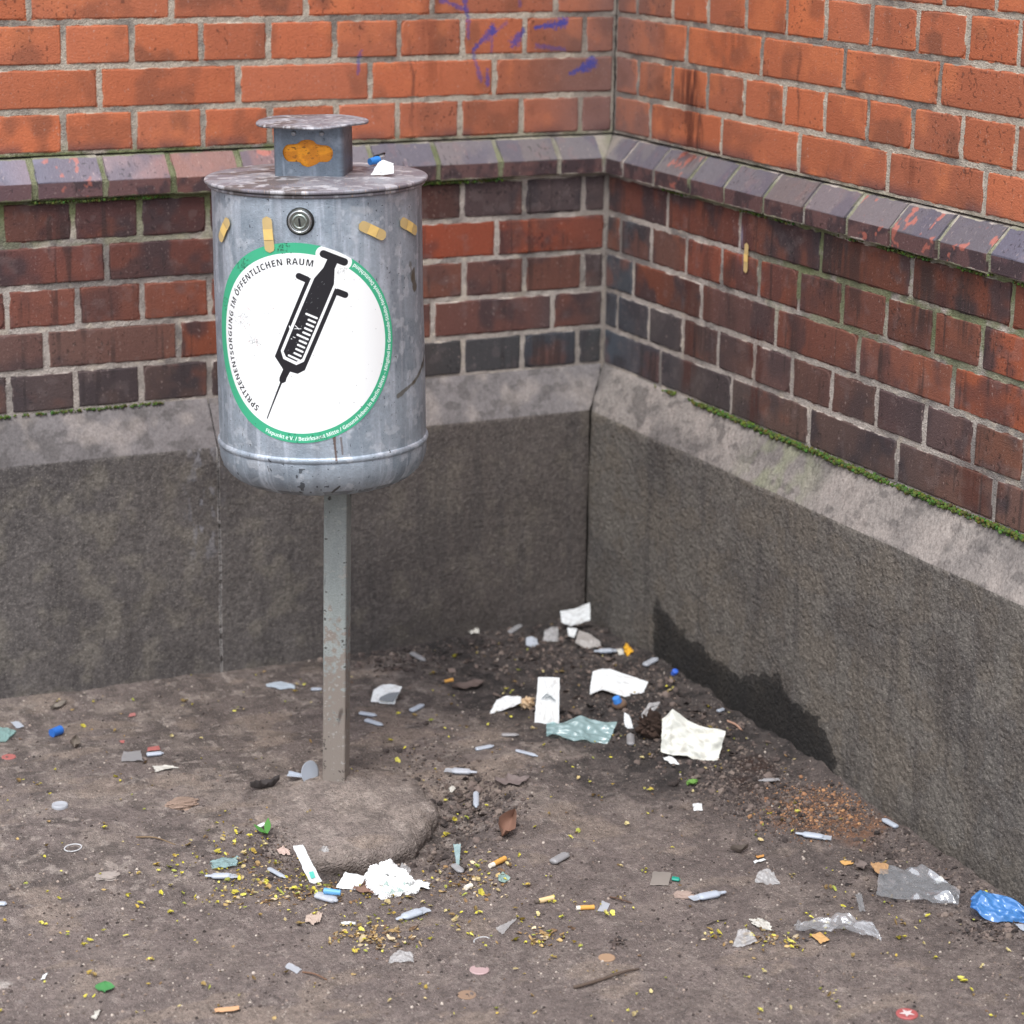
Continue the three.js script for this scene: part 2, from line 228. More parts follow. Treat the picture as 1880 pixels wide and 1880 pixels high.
// the sloping course: one special brick, profile swept between two ends (ends may be mitred into the corner)
const SILL = [[-0.02, -0.003], [0.0, -0.0045], [0.0345, -0.0425], [0.0358, -0.044], [0.036, -0.0455], [0.0355, -0.0725], [0.0335, -0.0745], [0.012, -0.0755]];
function sillGeo(side, a0, a1, mitre, shrink, seed) {
  const r = rng(seed), sg = side === 'l' ? -1 : 1, nx = 5, off = shrink ? -shrink : (r() - 0.5) * 0.002, dy = (r() - 0.5) * 0.0025, tw = (r() - 0.5) * 0.004;
  const prof = []; for (let i = 0; i < SILL.length - 1; i++) { prof.push(SILL[i]); if (i === 1) prof.push([0.0165, -0.0222]); }
  prof.push(SILL[SILL.length - 1]);
  const rag = [...Array(nx + 1)].map(() => (r() - 0.5) * 0.0012);
  const g = grid(nx, prof.length - 1, (u, v, i, k) => {
    const p = prof[k], n = p[0] + off + (shrink ? (vn(i * 3.1, k * 2.2 + seed) - 0.5) * 0.003 : 0);
    let e0 = a0, e1 = a1; const m = -n * 1.0; if (mitre) { if (side === 'l') e1 = -Math.max(n, 0) - 0.001; else e0 = Math.max(n, 0) + 0.001; }
    return [lerp(e0, e1, u), p[1] + 1 + (k > 1 ? rag[i] : 0) + dy + tw * (u - 0.5) + (shrink ? -0.0005 : 0), n];
  }, (u, v, p) => wallUV(side, p[0], Math.max(-S + 0.002, Math.min(-0.001, p[1] - 1))));
  // end faces
  const pos = g.attributes.position, ends = [];
  for (const e of [0, nx]) {
    const q = [], uu = [], id = []; for (let k = 0; k < prof.length; k++) { const i = k * (nx + 1) + e; q.push(pos.getX(i), pos.getY(i), pos.getZ(i)); uu.push(...wallUV(side, pos.getX(i), pos.getY(i) - 1)); }
    for (let k = 1; k < prof.length - 1; k++) e === 0 ? id.push(0, k + 1, k) : id.push(0, k, k + 1);
    const b = new THREE.BufferGeometry(); b.setAttribute('position', new THREE.Float32BufferAttribute(q, 3)); b.setAttribute('uv', new THREE.Float32BufferAttribute(uu, 2)); b.setIndex(id); b.computeVertexNormals(); ends.push(b);
  }
  for (let i = 0, id = g.index.array; i < id.length; i += 3) { const t = id[i + 1]; id[i + 1] = id[i + 2]; id[i + 2] = t; }
  const flat = toFlat(g); return mergeGeometries([flat, ...ends.map((e) => e.toNonIndexed())]);
}
function toFlat(g) { // faceted along the profile, smooth along the length
  const f = g.index ? g.toNonIndexed() : g; f.computeVertexNormals(); return f;
}
function mortarGeo(side, a0, a1, y0, y1, n) {
  const nx = Math.round((a1 - a0) / 0.006), ny = Math.round((y1 - y0) / 0.006), so = side === 'l' ? 0 : 50;
  return grid(nx, ny, (u, v) => { const a = lerp(a0, a1, u), y = lerp(y0, y1, v); return [a, y + 1, n - 0.0022 + (vn(a * 150 + so, y * 150) - 0.5) * 0.0026 + (vn(a * 40, y * 40 + so) - 0.5) * 0.0022]; }, (u, v, p) => wallUV(side, p[0], p[1] - 1));
}
// granite plinth
const graniteTex = {};
const GA = { l: 1.76, r: 1.9 }, GY0 = -1.12, GY1 = -0.44;
const WET = [[0.33, -1.1], [0.36, -0.86], [0.464, -0.9], [0.6, -0.905], [0.68, -0.915], [0.735, -0.89], [0.807, -0.876], [0.85, -0.9], [0.931, -0.891], [0.955, -0.92], [0.969, -0.938], [0.998, -0.968], [0.985, -1.1]];
function inPoly(x, y, P) { let s = false; for (let i = 0, j = P.length - 1; i < P.length; j = i++) if ((P[i][1] > y) !== (P[j][1] > y) && x < (P[j][0] - P[i][0]) * (y - P[i][1]) / (P[j][1] - P[i][1]) + P[i][0]) s = !s; return s; }
for (const side of ['l', 'r']) {
  const so = side === 'l' ? 5 : 63;
  graniteTex[side] = dataTex(2048, 760, (u, v, c) => {
    const a = side === 'l' ? -GA.l * (1 - u) : GA.r * u, y = GY0 + v * (GY1 - GY0), ad = Math.abs(a);
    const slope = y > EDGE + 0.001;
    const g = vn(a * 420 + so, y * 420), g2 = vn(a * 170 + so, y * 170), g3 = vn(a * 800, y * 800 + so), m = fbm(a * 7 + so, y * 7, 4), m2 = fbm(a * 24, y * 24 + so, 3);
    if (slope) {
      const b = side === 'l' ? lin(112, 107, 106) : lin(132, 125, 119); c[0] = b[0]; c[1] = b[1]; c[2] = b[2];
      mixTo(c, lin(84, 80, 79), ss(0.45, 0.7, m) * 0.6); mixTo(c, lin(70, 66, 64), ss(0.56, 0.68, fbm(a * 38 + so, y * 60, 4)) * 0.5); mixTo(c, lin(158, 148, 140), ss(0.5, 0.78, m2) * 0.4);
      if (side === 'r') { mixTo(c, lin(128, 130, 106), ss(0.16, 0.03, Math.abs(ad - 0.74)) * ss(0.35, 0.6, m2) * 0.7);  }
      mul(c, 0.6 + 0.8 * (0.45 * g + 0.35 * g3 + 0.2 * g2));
    } else {
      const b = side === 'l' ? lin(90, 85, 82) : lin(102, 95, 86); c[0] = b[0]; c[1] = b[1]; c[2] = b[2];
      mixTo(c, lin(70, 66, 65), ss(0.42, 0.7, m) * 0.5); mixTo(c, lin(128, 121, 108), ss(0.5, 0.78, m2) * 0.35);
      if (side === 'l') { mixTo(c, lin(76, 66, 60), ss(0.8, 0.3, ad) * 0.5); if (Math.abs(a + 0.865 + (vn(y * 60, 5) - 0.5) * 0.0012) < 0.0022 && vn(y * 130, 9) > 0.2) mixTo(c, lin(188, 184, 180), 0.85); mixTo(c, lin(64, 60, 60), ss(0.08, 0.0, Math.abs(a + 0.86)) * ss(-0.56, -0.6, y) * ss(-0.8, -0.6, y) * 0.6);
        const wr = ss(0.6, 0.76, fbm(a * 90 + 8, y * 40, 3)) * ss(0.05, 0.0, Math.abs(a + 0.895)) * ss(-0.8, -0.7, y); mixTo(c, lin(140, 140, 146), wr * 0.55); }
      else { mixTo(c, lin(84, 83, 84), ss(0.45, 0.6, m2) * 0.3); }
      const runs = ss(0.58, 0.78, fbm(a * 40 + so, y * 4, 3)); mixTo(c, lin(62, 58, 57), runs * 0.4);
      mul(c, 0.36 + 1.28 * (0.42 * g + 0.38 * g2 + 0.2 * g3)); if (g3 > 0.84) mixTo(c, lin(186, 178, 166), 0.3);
      if (side === 'r') {
        const wx = a + (fbm(a * 30, y * 30, 3) - 0.5) * 0.05, wy = y + (fbm(a * 30 + 9, y * 30, 3) - 0.5) * 0.05;
        const qx = a + (vn(a * 200, y * 200) - 0.5) * 0.03, qy = y + (vn(a * 200 + 9, y * 200) - 0.5) * 0.03; let wk = 0; if (inPoly(wx, wy, WET)) wk += 0.66; if (inPoly(wx + 0.008, wy - 0.008, WET)) wk += 0.16; if (inPoly(qx - 0.008, qy + 0.01, WET)) wk += 0.18;
        mul(c, 1 - wk * (0.76 + 0.14 * m2));
        if (y < -0.93 + 0.03 * m2) mul(c, 0.82 + 0.18 * ss(-1.02, -0.93, y + (m2 - 0.5) * 0.1) * (g2 > 0.3 ? 1 : 0.8));
      } else if (y < -0.94 + (m2 - 0.5) * 0.08 && ad < 0.6 && g2 > 0.35) mul(c, 0.75);
    }
    mul(c, 0.95);
  });
}
const graniteMat = {}, roughTex = dataTex(1024, 1024, (u, v, c) => { const x = u * 64, y = v * 64; c[0] = 0.6 * vn(x, y) + 0.3 * vn(x * 2.2, y * 2.2 + 5) + 0.2 * (vn(x * 5, y * 5) - 0.5); }, false);
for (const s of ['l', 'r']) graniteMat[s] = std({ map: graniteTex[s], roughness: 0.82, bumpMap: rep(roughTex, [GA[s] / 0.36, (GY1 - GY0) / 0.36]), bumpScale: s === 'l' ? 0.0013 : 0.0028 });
const GPROF = [[0.008, -0.4615], [D1, SEAT - 0.0005]]; for (let i = 1; i <= 9; i++) GPROF.push([lerp(D1, D2 - 0.003, i / 9), lerp(SEAT, EDGE + 0.0045, i / 9)]); GPROF.push([D2 - 0.0008, EDGE + 0.0005], [D2, EDGE - 0.004]); for (let i = 1; i <= 26; i++) GPROF.push([D2, lerp(EDGE - 0.004, -1.12, i / 26)]);
function graniteGeo(side, a0, a1, mitre) {
  const nx = Math.round((a1 - a0) / 0.012), so = side === 'l' ? 3 : 91;
  const g = grid(nx, GPROF.length - 1, (u, v, i, k) => {
    const p = GPROF[k]; let e0 = a0, e1 = a1; if (mitre) { const w = (vn(p[0] * 160, 7.7) - 0.5) * 0.014 * ss(0.02, 0.04, p[0]) * ss(0.0755, 0.06, p[0]); if (side === 'l') e1 = -p[0] + Math.abs(w) * 0.5; else e0 = p[0] - Math.abs(w) * 0.5; }
    const a = lerp(e0, e1, u), edge = ss(0.02, 0, Math.abs(p[1] - EDGE)), seam = Math.min(1, ss(0, 0.006, a - e0) * ss(0, 0.006, e1 - a) + 0.0);
    let n = p[0] + (fbm(a * 9 + so, p[1] * 9, 3) - 0.5) * 0.007 * (k > 1 ? 1 : 0) + (vn(a * 70 + so, p[1] * 70) - 0.5) * 0.0022, y = p[1] + edge * ((vn(a * 12 + so, 3) - 0.5) * 0.006 + (vn(a * 90 + so, 8) - 0.5) * 0.0018);
    n -= (1 - seam) * (Math.abs(a + 0.865) < 0.02 ? 0.0008 : 0.003);
    return [a, y + 1, n];
  }, (u, v, p) => [side === 'l' ? (p[0] + GA.l) / GA.l : p[0] / GA.r, (p[1] - 1 - GY0) / (GY1 - GY0)]);
  for (let i = 0, id = g.index.array; i < id.length; i += 3) { const t = id[i + 1]; id[i + 1] = id[i + 2]; id[i + 2] = t; }
  g.computeVertexNormals(); return g;
}
const coreMat = std({ color: col(150, 92, 68), roughness: 0.9 }), fillMat = std({ color: col(84, 80, 77), roughness: 0.95 });
function buildWall(side, label) {
  const w = thing('brick_wall', label, 'wall', V(0, -1, 0)); if (side === 'r') w.rotation.y = -Math.PI / 2;
  const rows = rowsOf(side), sg = side === 'l' ? -1 : 1, A = ALEN[side];
  const lo = side === 'l' ? -A : 0, hi = side === 'l' ? 0 : A;
  msh('mortar', mergeGeometries([mortarGeo(side, lo, hi, 0, YTOP, 0), mortarGeo(side, lo, hi, SEAT - 0.01, -S + 0.006, D1)]), mortarMat[side], w);
  const x0 = side === 'l' ? lo : 0.03, x1 = side === 'l' ? -0.03 : hi;
  msh('mortar', sillGeo(side, side === 'l' ? lo : 0, side === 'l' ? 0 : hi, true, 0.0045, 5), mortarMat[side], w);
  let seed = side === 'l' ? 11 : 4011;
  for (const k in rows) {
    const r = rows[k];
    for (let i = 0; i < r.joints.length - 1; i++) {
      const a0 = r.joints[i], a1 = r.joints[i + 1], s = seed++;
      if (k === 'S') msh('brick', sillGeo(side, a0 + JW * 1.1, a1 - JW * 1.1, side === 'l' ? i === r.joints.length - 2 : i === 0, 0, s), sillMat[side], w);
      else msh('brick', brickGeo(side, a0 + JW, a1 - JW, r.y0 + JW, r.y1 - JW, r.d, s), brickMat[side], w);
    }
  }
  const cuts = side === 'l' ? [-GA.l, -0.865, 0] : [0, GA.r];
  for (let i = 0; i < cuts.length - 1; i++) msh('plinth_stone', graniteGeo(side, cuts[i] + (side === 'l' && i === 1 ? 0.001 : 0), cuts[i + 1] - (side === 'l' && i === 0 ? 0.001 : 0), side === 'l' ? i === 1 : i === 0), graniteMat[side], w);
  // body of the wall behind the facing, carried up out of the frame
  const c1 = new THREE.BoxGeometry(A + 0.6, 3.2, 0.3); c1.translate(side === 'l' ? -(A + 0.6) / 2 + 0.3 : (A + 0.6) / 2 + 0.0, 1.5, -0.165);
  const c2 = new THREE.BoxGeometry(A + 0.28, 2.7 - (0.465 + 1), 0.03); c2.translate(side === 'l' ? -(A + 0.28) / 2 : (A + 0.28) / 2, 0.466 + 1 + (2.7 - 1.465) / 2, -0.0145);
  msh('wall_body', c1, fillMat, w); msh('upper_wall', c2, coreMat, w);
  return w;
}
buildWall('l', 'brick wall behind the metal bin, blue graffiti scribble at its top right, granite plinth');
buildWall('r', 'receding brick wall with wet dark stain on its granite plinth and rusty streaks');

// ---------------------------------------------------------------- ground and footing
const FOOT = V(-0.885, -1.0, 0.8);
const FOOT_OUT = [[-1.04, 0.683], [-0.985, 0.622], [-0.89, 0.6], [-0.8, 0.62], [-0.728, 0.676], [-0.735, 0.77], [-0.77, 0.84], [-0.81, 0.885], [-0.867, 0.915], [-0.946, 0.92], [-1.0, 0.9], [-1.02, 0.855], [-1.045, 0.776]].map(([x, z]) => { const dx = x - FOOT.x, dz = z - FOOT.z; return [Math.atan2(dz, dx), Math.hypot(dx, dz)]; }).sort((a, b) => a[0] - b[0]);
function footR(t) { const n = FOOT_OUT.length; for (let i = 0; i < n; i++) { const a = FOOT_OUT[i], b = FOOT_OUT[(i + 1) % n]; let a0 = a[0], b0 = b[0]; if (i === n - 1) { b0 += 2 * Math.PI; if (t < a0) t += 2 * Math.PI; } if (t >= a0 && t <= b0) return lerp(a[1], b[1], (t - a0) / (b0 - a0)); } return FOOT_OUT[0][1]; }
function terrain(x, z, fine = true) {
  let y = -0.995 - 0.02 * ss(0.3, 1.6, z) + 0.012 * ss(-0.9, -1.5, x) * ss(1.2, 0.4, z);
  const dw = -D2 - x;
  y += 0.022 * Math.exp(-(dw * dw) / 0.03 - ((z - 0.35) * (z - 0.35)) / 0.09) + 0.016 * Math.exp(-(dw * dw) / 0.02 - ((z - 0.95) * (z - 0.95)) / 0.06);
  y += 0.008 * Math.exp(-((z - D2) * (z - D2)) / 0.01);
  const dx = x - FOOT.x, dz = z - FOOT.z, r = Math.hypot(dx, dz), R = footR(Math.atan2(dz, dx)), t = r - R;
  const dir = (dz * 0.9 + dx * 0.35) / (r + 1e-4), k = ss(-0.35, 0.7, dir);
  y -= k * 0.046 * ss(0.15, 0.02, t + (fbm(x * 14, z * 14, 2) - 0.5) * 0.06) + (1 - k) * 0.004;
  y += k * 0.006 * ss(0.06, 0.13, t) * ss(0.26, 0.15, t);
  if (x < -2.3 || z > 2.4 || x > 0.1) return y;
  y += (fbm(x * 6 + 3, z * 6, 3) - 0.5) * 0.016;
  if (fine) {
    const rough = 0.55 + 0.9 * ss(0.6, 0.1, dw) * ss(1.5, 1.0, z) + 0.8 * k * ss(0.14, 0.02, t);
    y += (fbm(x * 28, z * 28 + 7, 3) - 0.5) * 0.011 * rough + (vn(x * 110, z * 110) - 0.5) * 0.0034 * rough;
  }
  return y;
}
function hit(px, py) { const d = sight(px, py); let y = -1; let p; for (let i = 0; i < 14; i++) { const t = (y - EYE.y) / d.y; p = EYE.clone().addScaledVector(d, t); y = lerp(y, terrain(p.x, p.z), 0.8); } p.y = terrain(p.x, p.z); return p; }
const GX0 = -2.05, GZ0 = 0, GS = 2.1;
const ORANGE = hit(1510, 1500), RUST1 = hit(1385, 1405), RUST2 = hit(1370, 1440), WHITE1 = hit(15, 1822);
const groundTex = dataTex(2048, 2048, (u, v, c) => {
  const x = GX0 + u * GS, z = GZ0 + v * GS, dw = -D2 - x;
  const g = vn(x * 700, z * 700), g2 = vn(x * 260, z * 260 + 9), g3 = vn(x * 95 + 3, z * 95), m = fbm(x * 5, z * 5 + 2, 4), m2 = fbm(x * 17 + 5, z * 17, 4);
  let b = lin(120, 108, 102); c[0] = b[0]; c[1] = b[1]; c[2] = b[2];
  mixTo(c, lin(100, 90, 84), ss(0.45, 0.68, m) * 0.55); mixTo(c, lin(152, 139, 128), ss(0.5, 0.72, m2) * 0.55); mixTo(c, lin(84, 75, 70), ss(0.54, 0.68, fbm(x * 34, z * 34 + 20, 3)) * 0.6); mixTo(c, lin(168, 156, 146), ss(0.66, 0.74, fbm(x * 60 + 9, z * 60 + 20, 3)) * 0.5);
  const dx = x - FOOT.x, dz = z - FOOT.z, t = Math.hypot(dx, dz) - footR(Math.atan2(dz, dx)), k = ss(-0.3, 0.6, (dz + dx * 0.4) / (Math.hypot(dx, dz) + 1e-4));
  // damp dark soil along the right-hand wall and in the corner, and a mottled darker tone in the hollow round the footing
  const nz = (m2 - 0.5) * 0.5 + (g3 - 0.5) * 0.12, dark = Math.max(ss(0.62, 0.3, dw + nz * 0.5 + z * 0.18 - 0.05) * ss(1.75, 1.2, z + nz), ss(0.17, 0.05, t + nz * 0.12) * ss(-0.03, 0.0, t + (g3 - 0.5) * 0.03) * k * 0.5 * ss(0.3, 0.6, fbm(x * 40, z * 40 + 11, 3)), ss(0.16, 0.1, z + nz * 0.06) * ss(0.75, 0.5, dw));
  mixTo(c, lin(66, 59, 56), dark * 0.88); mixTo(c, lin(34, 30, 29), dark * ss(0.5, 0.66, fbm(x * 30 + 8, z * 30, 3)) * 0.7);
  if (z > 0.85 + nz * 0.2) mixTo(c, lin(116, 103, 97), 0.55 * ss(0.8, 1.1, z + nz * 0.2));
  const oe = Math.hypot((x - ORANGE.x) / 0.085 - (z - ORANGE.z) / 0.34, (z - ORANGE.z) / 0.13) + nz * 2.2; mixTo(c, lin(120, 88, 68), ss(1.1, 0.6, oe) * (0.3 + 0.7 * ss(0.3, 0.7, g3)));
  for (const q of [RUST1, RUST2]) mixTo(c, lin(54, 32, 20), ss(1.1, 0.5, Math.hypot((x - q.x) / 0.04, (z - q.z) / 0.06) + nz * 1.3) * 0.8);
  mixTo(c, lin(184, 176, 168), ss(0.45, 0.6, m2) * ss(1.0, 0.6, Math.hypot((x - WHITE1.x) / 0.03, (z - WHITE1.z) / 0.05) + nz * 1.6) * 0.7);
  if (t < 0.01) mixTo(c, lin(146, 134, 125), 0.45 * ss(0.01, -0.015, t + (m2 - 0.5) * 0.06));
  // pale worn concrete showing through on the trodden part, chewing-gum spots, grit
  mixTo(c, lin(146, 130, 116), ss(0.62, 0.72, fbm(x * 9 + 40, z * 16, 4)) * 0.5 * (1 - dark));
  mul(c, 0.36 + 1.28 * (0.4 * g + 0.35 * g2 + 0.25 * g3));
  const gr = vn(x * 420 + 77, z * 420); if (gr > 0.93) mixTo(c, lin(190, 178, 166), 0.65); else if (gr < 0.06) mul(c, 0.45);
  mul(c, 0.92);
});
groundTex.repeat.set(1, 1);
const groundMat = std({ map: groundTex, roughness: 0.93, bumpMap: rep(grainTex, [GS / 0.21, GS / 0.21]), bumpScale: 0.005 });
{
  const ax = [...span(-40, -3, 4), ...span(-2.8, -2.1, 0.1), ...span(-2.05, 0.02, 0.0065), 0.1, 0.5, 2, 6, 14, 40], az = [-40, -14, -6, -2, -0.5, -0.1, ...span(0.03, 2.05, 0.0065), ...span(2.1, 3, 0.1), ...span(4, 40, 4)];
  const g = grid(ax.length - 1, az.length - 1, (u, v, i, j) => { const x = ax[i], z = az[az.length - 1 - j]; return [x, terrain(x, z), z]; }, (u, v, p) => [(p[0] - GX0) / GS, (p[2] - GZ0) / GS]);
  tag(msh('ground', g, groundMat), 'trodden grey brown earth strewn with litter', null, null, 'structure');
}
{
  const pr = [[0, 0], [0.3, 0], [0.55, -0.001], [0.75, -0.003], [0.87, -0.006], [0.95, -0.01], [0.99, -0.018], [1.0, -0.028], [0.96, -0.05], [0.9, -0.12]], rings = []; for (let i = 0; i < pr.length - 1; i++) for (let q = 0; q < 4; q++) rings.push([lerp(pr[i][0], pr[i + 1][0], q / 4), lerp(pr[i][1], pr[i + 1][1], q / 4)]); rings.push(pr[pr.length - 1]);
  const g = grid(120, rings.length - 1, (u, v, i, k) => {
    const t = -Math.PI + 2 * Math.PI * (i % 120) / 120, q = rings[k], R = footR(t) * q[0] * (1 + (fbm(Math.cos(t) * 3 + 9, Math.sin(t) * 3, 3) - 0.5) * 0.16 * q[0] + (fbm(Math.cos(t) * 11 + 9, Math.sin(t) * 11 + q[1] * 40, 3) - 0.5) * 0.09 * ss(0.6, 1, q[0])), x = FOOT.x + Math.cos(t) * R, z = FOOT.z + Math.sin(t) * R;
    const rim = ss(0.4, 0.9, q[0]);
    return [x - FOOT.x, q[1] + 0.004 - 0.012 * ss(0.7, 0.95, z) + 0.012 * Math.exp(-((x + 0.87) ** 2 + (z - 0.67) ** 2) / 0.004) + (fbm(x * 16, z * 16, 3) - 0.5) * 0.012 * (0.4 + rim) + (fbm(x * 34 + 4, z * 34, 3) - 0.5) * 0.009 * rim + (vn(x * 90 + q[1] * 60, z * 90) - 0.5) * 0.003 + (vn(x * 45, z * 45 + q[1] * 70) - 0.5) * 0.005 * rim, z - FOOT.z];
  }, (u, v, p) => [(p[0] * 0.72 + FOOT.x - GX0) / GS, (p[2] * 0.72 + FOOT.z - p[1] * 0.7 - GZ0) / GS]);
  const m = msh('concrete_footing', g, groundMat); m.position.copy(FOOT);
  tag(m, 'lumpy earth-covered concrete footing around the foot of the bin post', 'footing');
}
// ---------------------------------------------------------------- the bin
const TILT = 0.02094, BINR = 0.1665;
const bX = V(0.92699413, 0, 0.37507584), bZ = V(-0.37507584, 0, 0.92699413);
const binX = bX.clone().multiplyScalar(Math.cos(TILT)).add(V(0, Math.sin(TILT), 0)), binY = V(0, Math.cos(TILT), 0).addScaledVector(bX, -Math.sin(TILT));
const BY = 0.8; // height of the drum's origin above the thing's base
const binO = V(-0.89025, -0.2, 0.6586);
const bin = thing('sharps_bin', 'grey zinc syringe disposal bin on a post, with round green and white sticker', 'bin', binO.clone().addScaledVector(binY, -BY));
bin.quaternion.setFromRotationMatrix(new THREE.Matrix4().makeBasis(binX, binY, bZ));
const D2R = Math.PI / 180;
const zincTex = dataTex(2048, 1024, (u, v, c) => {
  const an = (u - 0.5) * 360, y = -0.26 + v * 0.5, s = u * 1.046;
  const g = vn(s * 500, y * 500), g2 = vn(s * 190, y * 190), m = fbm(s * 22, y * 22, 4), run = fbm(s * 120, y * 9, 4), run2 = fbm(s * 45 + 8, y * 5, 3), bl = fbm(s * 60, y * 60 + 5, 3);
  const b = lin(168, 179, 189); c[0] = b[0]; c[1] = b[1]; c[2] = b[2];
  mixTo(c, lin(128, 142, 153), ss(0.42, 0.68, m) * 0.5); mixTo(c, lin(206, 214, 224), ss(0.52, 0.75, run) * 0.6 * ss(0.3, 0.5, run2)); mixTo(c, lin(130, 136, 144), ss(0.55, 0.75, run2) * 0.4);
  mixTo(c, lin(216, 222, 228), ss(0.62, 0.75, bl) * 0.45);
  mul(c, 0.84 + 0.32 * (0.5 * g + 0.5 * g2));
  const sp = vn(s * 330 + 9, y * 330); if (sp > 0.965) mixTo(c, lin(30, 30, 34), 0.8); if (sp < 0.02) mixTo(c, lin(215, 220, 225), 0.7);
  // glue left by torn-off labels, rusty runs
  const tor = (a0, y0, a1, y1, w, k, t) => { const kx = BINR * D2R, x = an * kx, dx = (a1 - a0) * kx, dy = y1 - y0, q = Math.max(0, Math.min(1, ((x - a0 * kx) * dx + (y - y0) * dy) / (dx * dx + dy * dy))), d = Math.hypot(x - a0 * kx - q * dx, y - y0 - q * dy); const e = d + (bl - 0.5) * w * 1.6; if (e < w) mixTo(c, t, k * ss(w, w * 0.5, e)); };
  const glue = lin(98, 88, 66);
  tor(60, 0.105, 62.5, 0.085, 0.008, 0.55, glue); tor(63.5, 0.095, 65, 0.068, 0.008, 0.8, glue); tor(46, -0.097, 62, -0.082, 0.0045, 0.7, glue); tor(60, -0.086, 82, -0.055, 0.006, 0.75, glue); tor(70, -0.07, 88, -0.04, 0.006, 0.7, lin(60, 56, 50));
  tor(6.2, -0.15, 7.2, -0.186, 0.0028, 0.85, lin(104, 78, 62)); tor(10, -0.152, 10.6, -0.178, 0.002, 0.6, lin(104, 78, 62)); tor(5, -0.245, 9, -0.232, 0.003, 0.85, lin(52, 42, 36)); tor(-31, -0.2, -30.5, -0.208, 0.0015, 0.9, lin(40, 34, 32));
  tor(-45, -0.232, -33, -0.214, 0.0025, 0.5, lin(190, 200, 208)); tor(20, 0.205, 30, 0.2, 0.007, 0.4, lin(190, 194, 196)); tor(42, 0.215, 52, 0.208, 0.006, 0.3, lin(190, 194, 196));
  const scr = vn(s * 160, y * 160 + 40); if (y < -0.2 && y > -0.245 && Math.abs(an + 6) < 9 && scr > 0.8) mixTo(c, lin(34, 36, 40), 0.7);
  if (y < -0.243 && bl > 0.42) mixTo(c, lin(62, 58, 54), 0.5);
  mul(c, 1.0);
});
zincTex.wrapS = THREE.RepeatWrapping;
const zincMat = std({ map: zincTex, roughness: 0.42, metalness: 0.45, bumpMap: rep(grainTex, [7, 3.4]), bumpScale: 0.0005 });
const lidTex = dataTex(768, 768, (u, v, c) => {
  const x = u - 0.5, y = v - 0.5, m = fbm(x * 7 + 4, y * 7, 4), m2 = fbm(x * 22, y * 22 + 8, 4), g = vn(u * 300, v * 300);
  const b = lin(148, 149, 155); c[0] = b[0]; c[1] = b[1]; c[2] = b[2];
  mixTo(c, lin(118, 112, 118), ss(0.42, 0.62, m) * 0.8); mixTo(c, lin(104, 96, 94), ss(0.56, 0.74, fbm(x * 6 + 30, y * 9, 4) + (x < -0.05 ? 0.08 : -0.08)) * 0.9); mixTo(c, lin(206, 206, 208), ss(0.58, 0.72, m2) * 0.6);
  const sp = vn(u * 190 + 3, v * 190); if (sp > 0.94) mixTo(c, lin(190, 160, 130), 0.8); mul(c, 0.82 + 0.36 * g);
});
const lidMat = std({ map: lidTex, roughness: 0.5, metalness: 0.25, bumpMap: rep(grainTex, [4, 4]), bumpScale: 0.0006 });
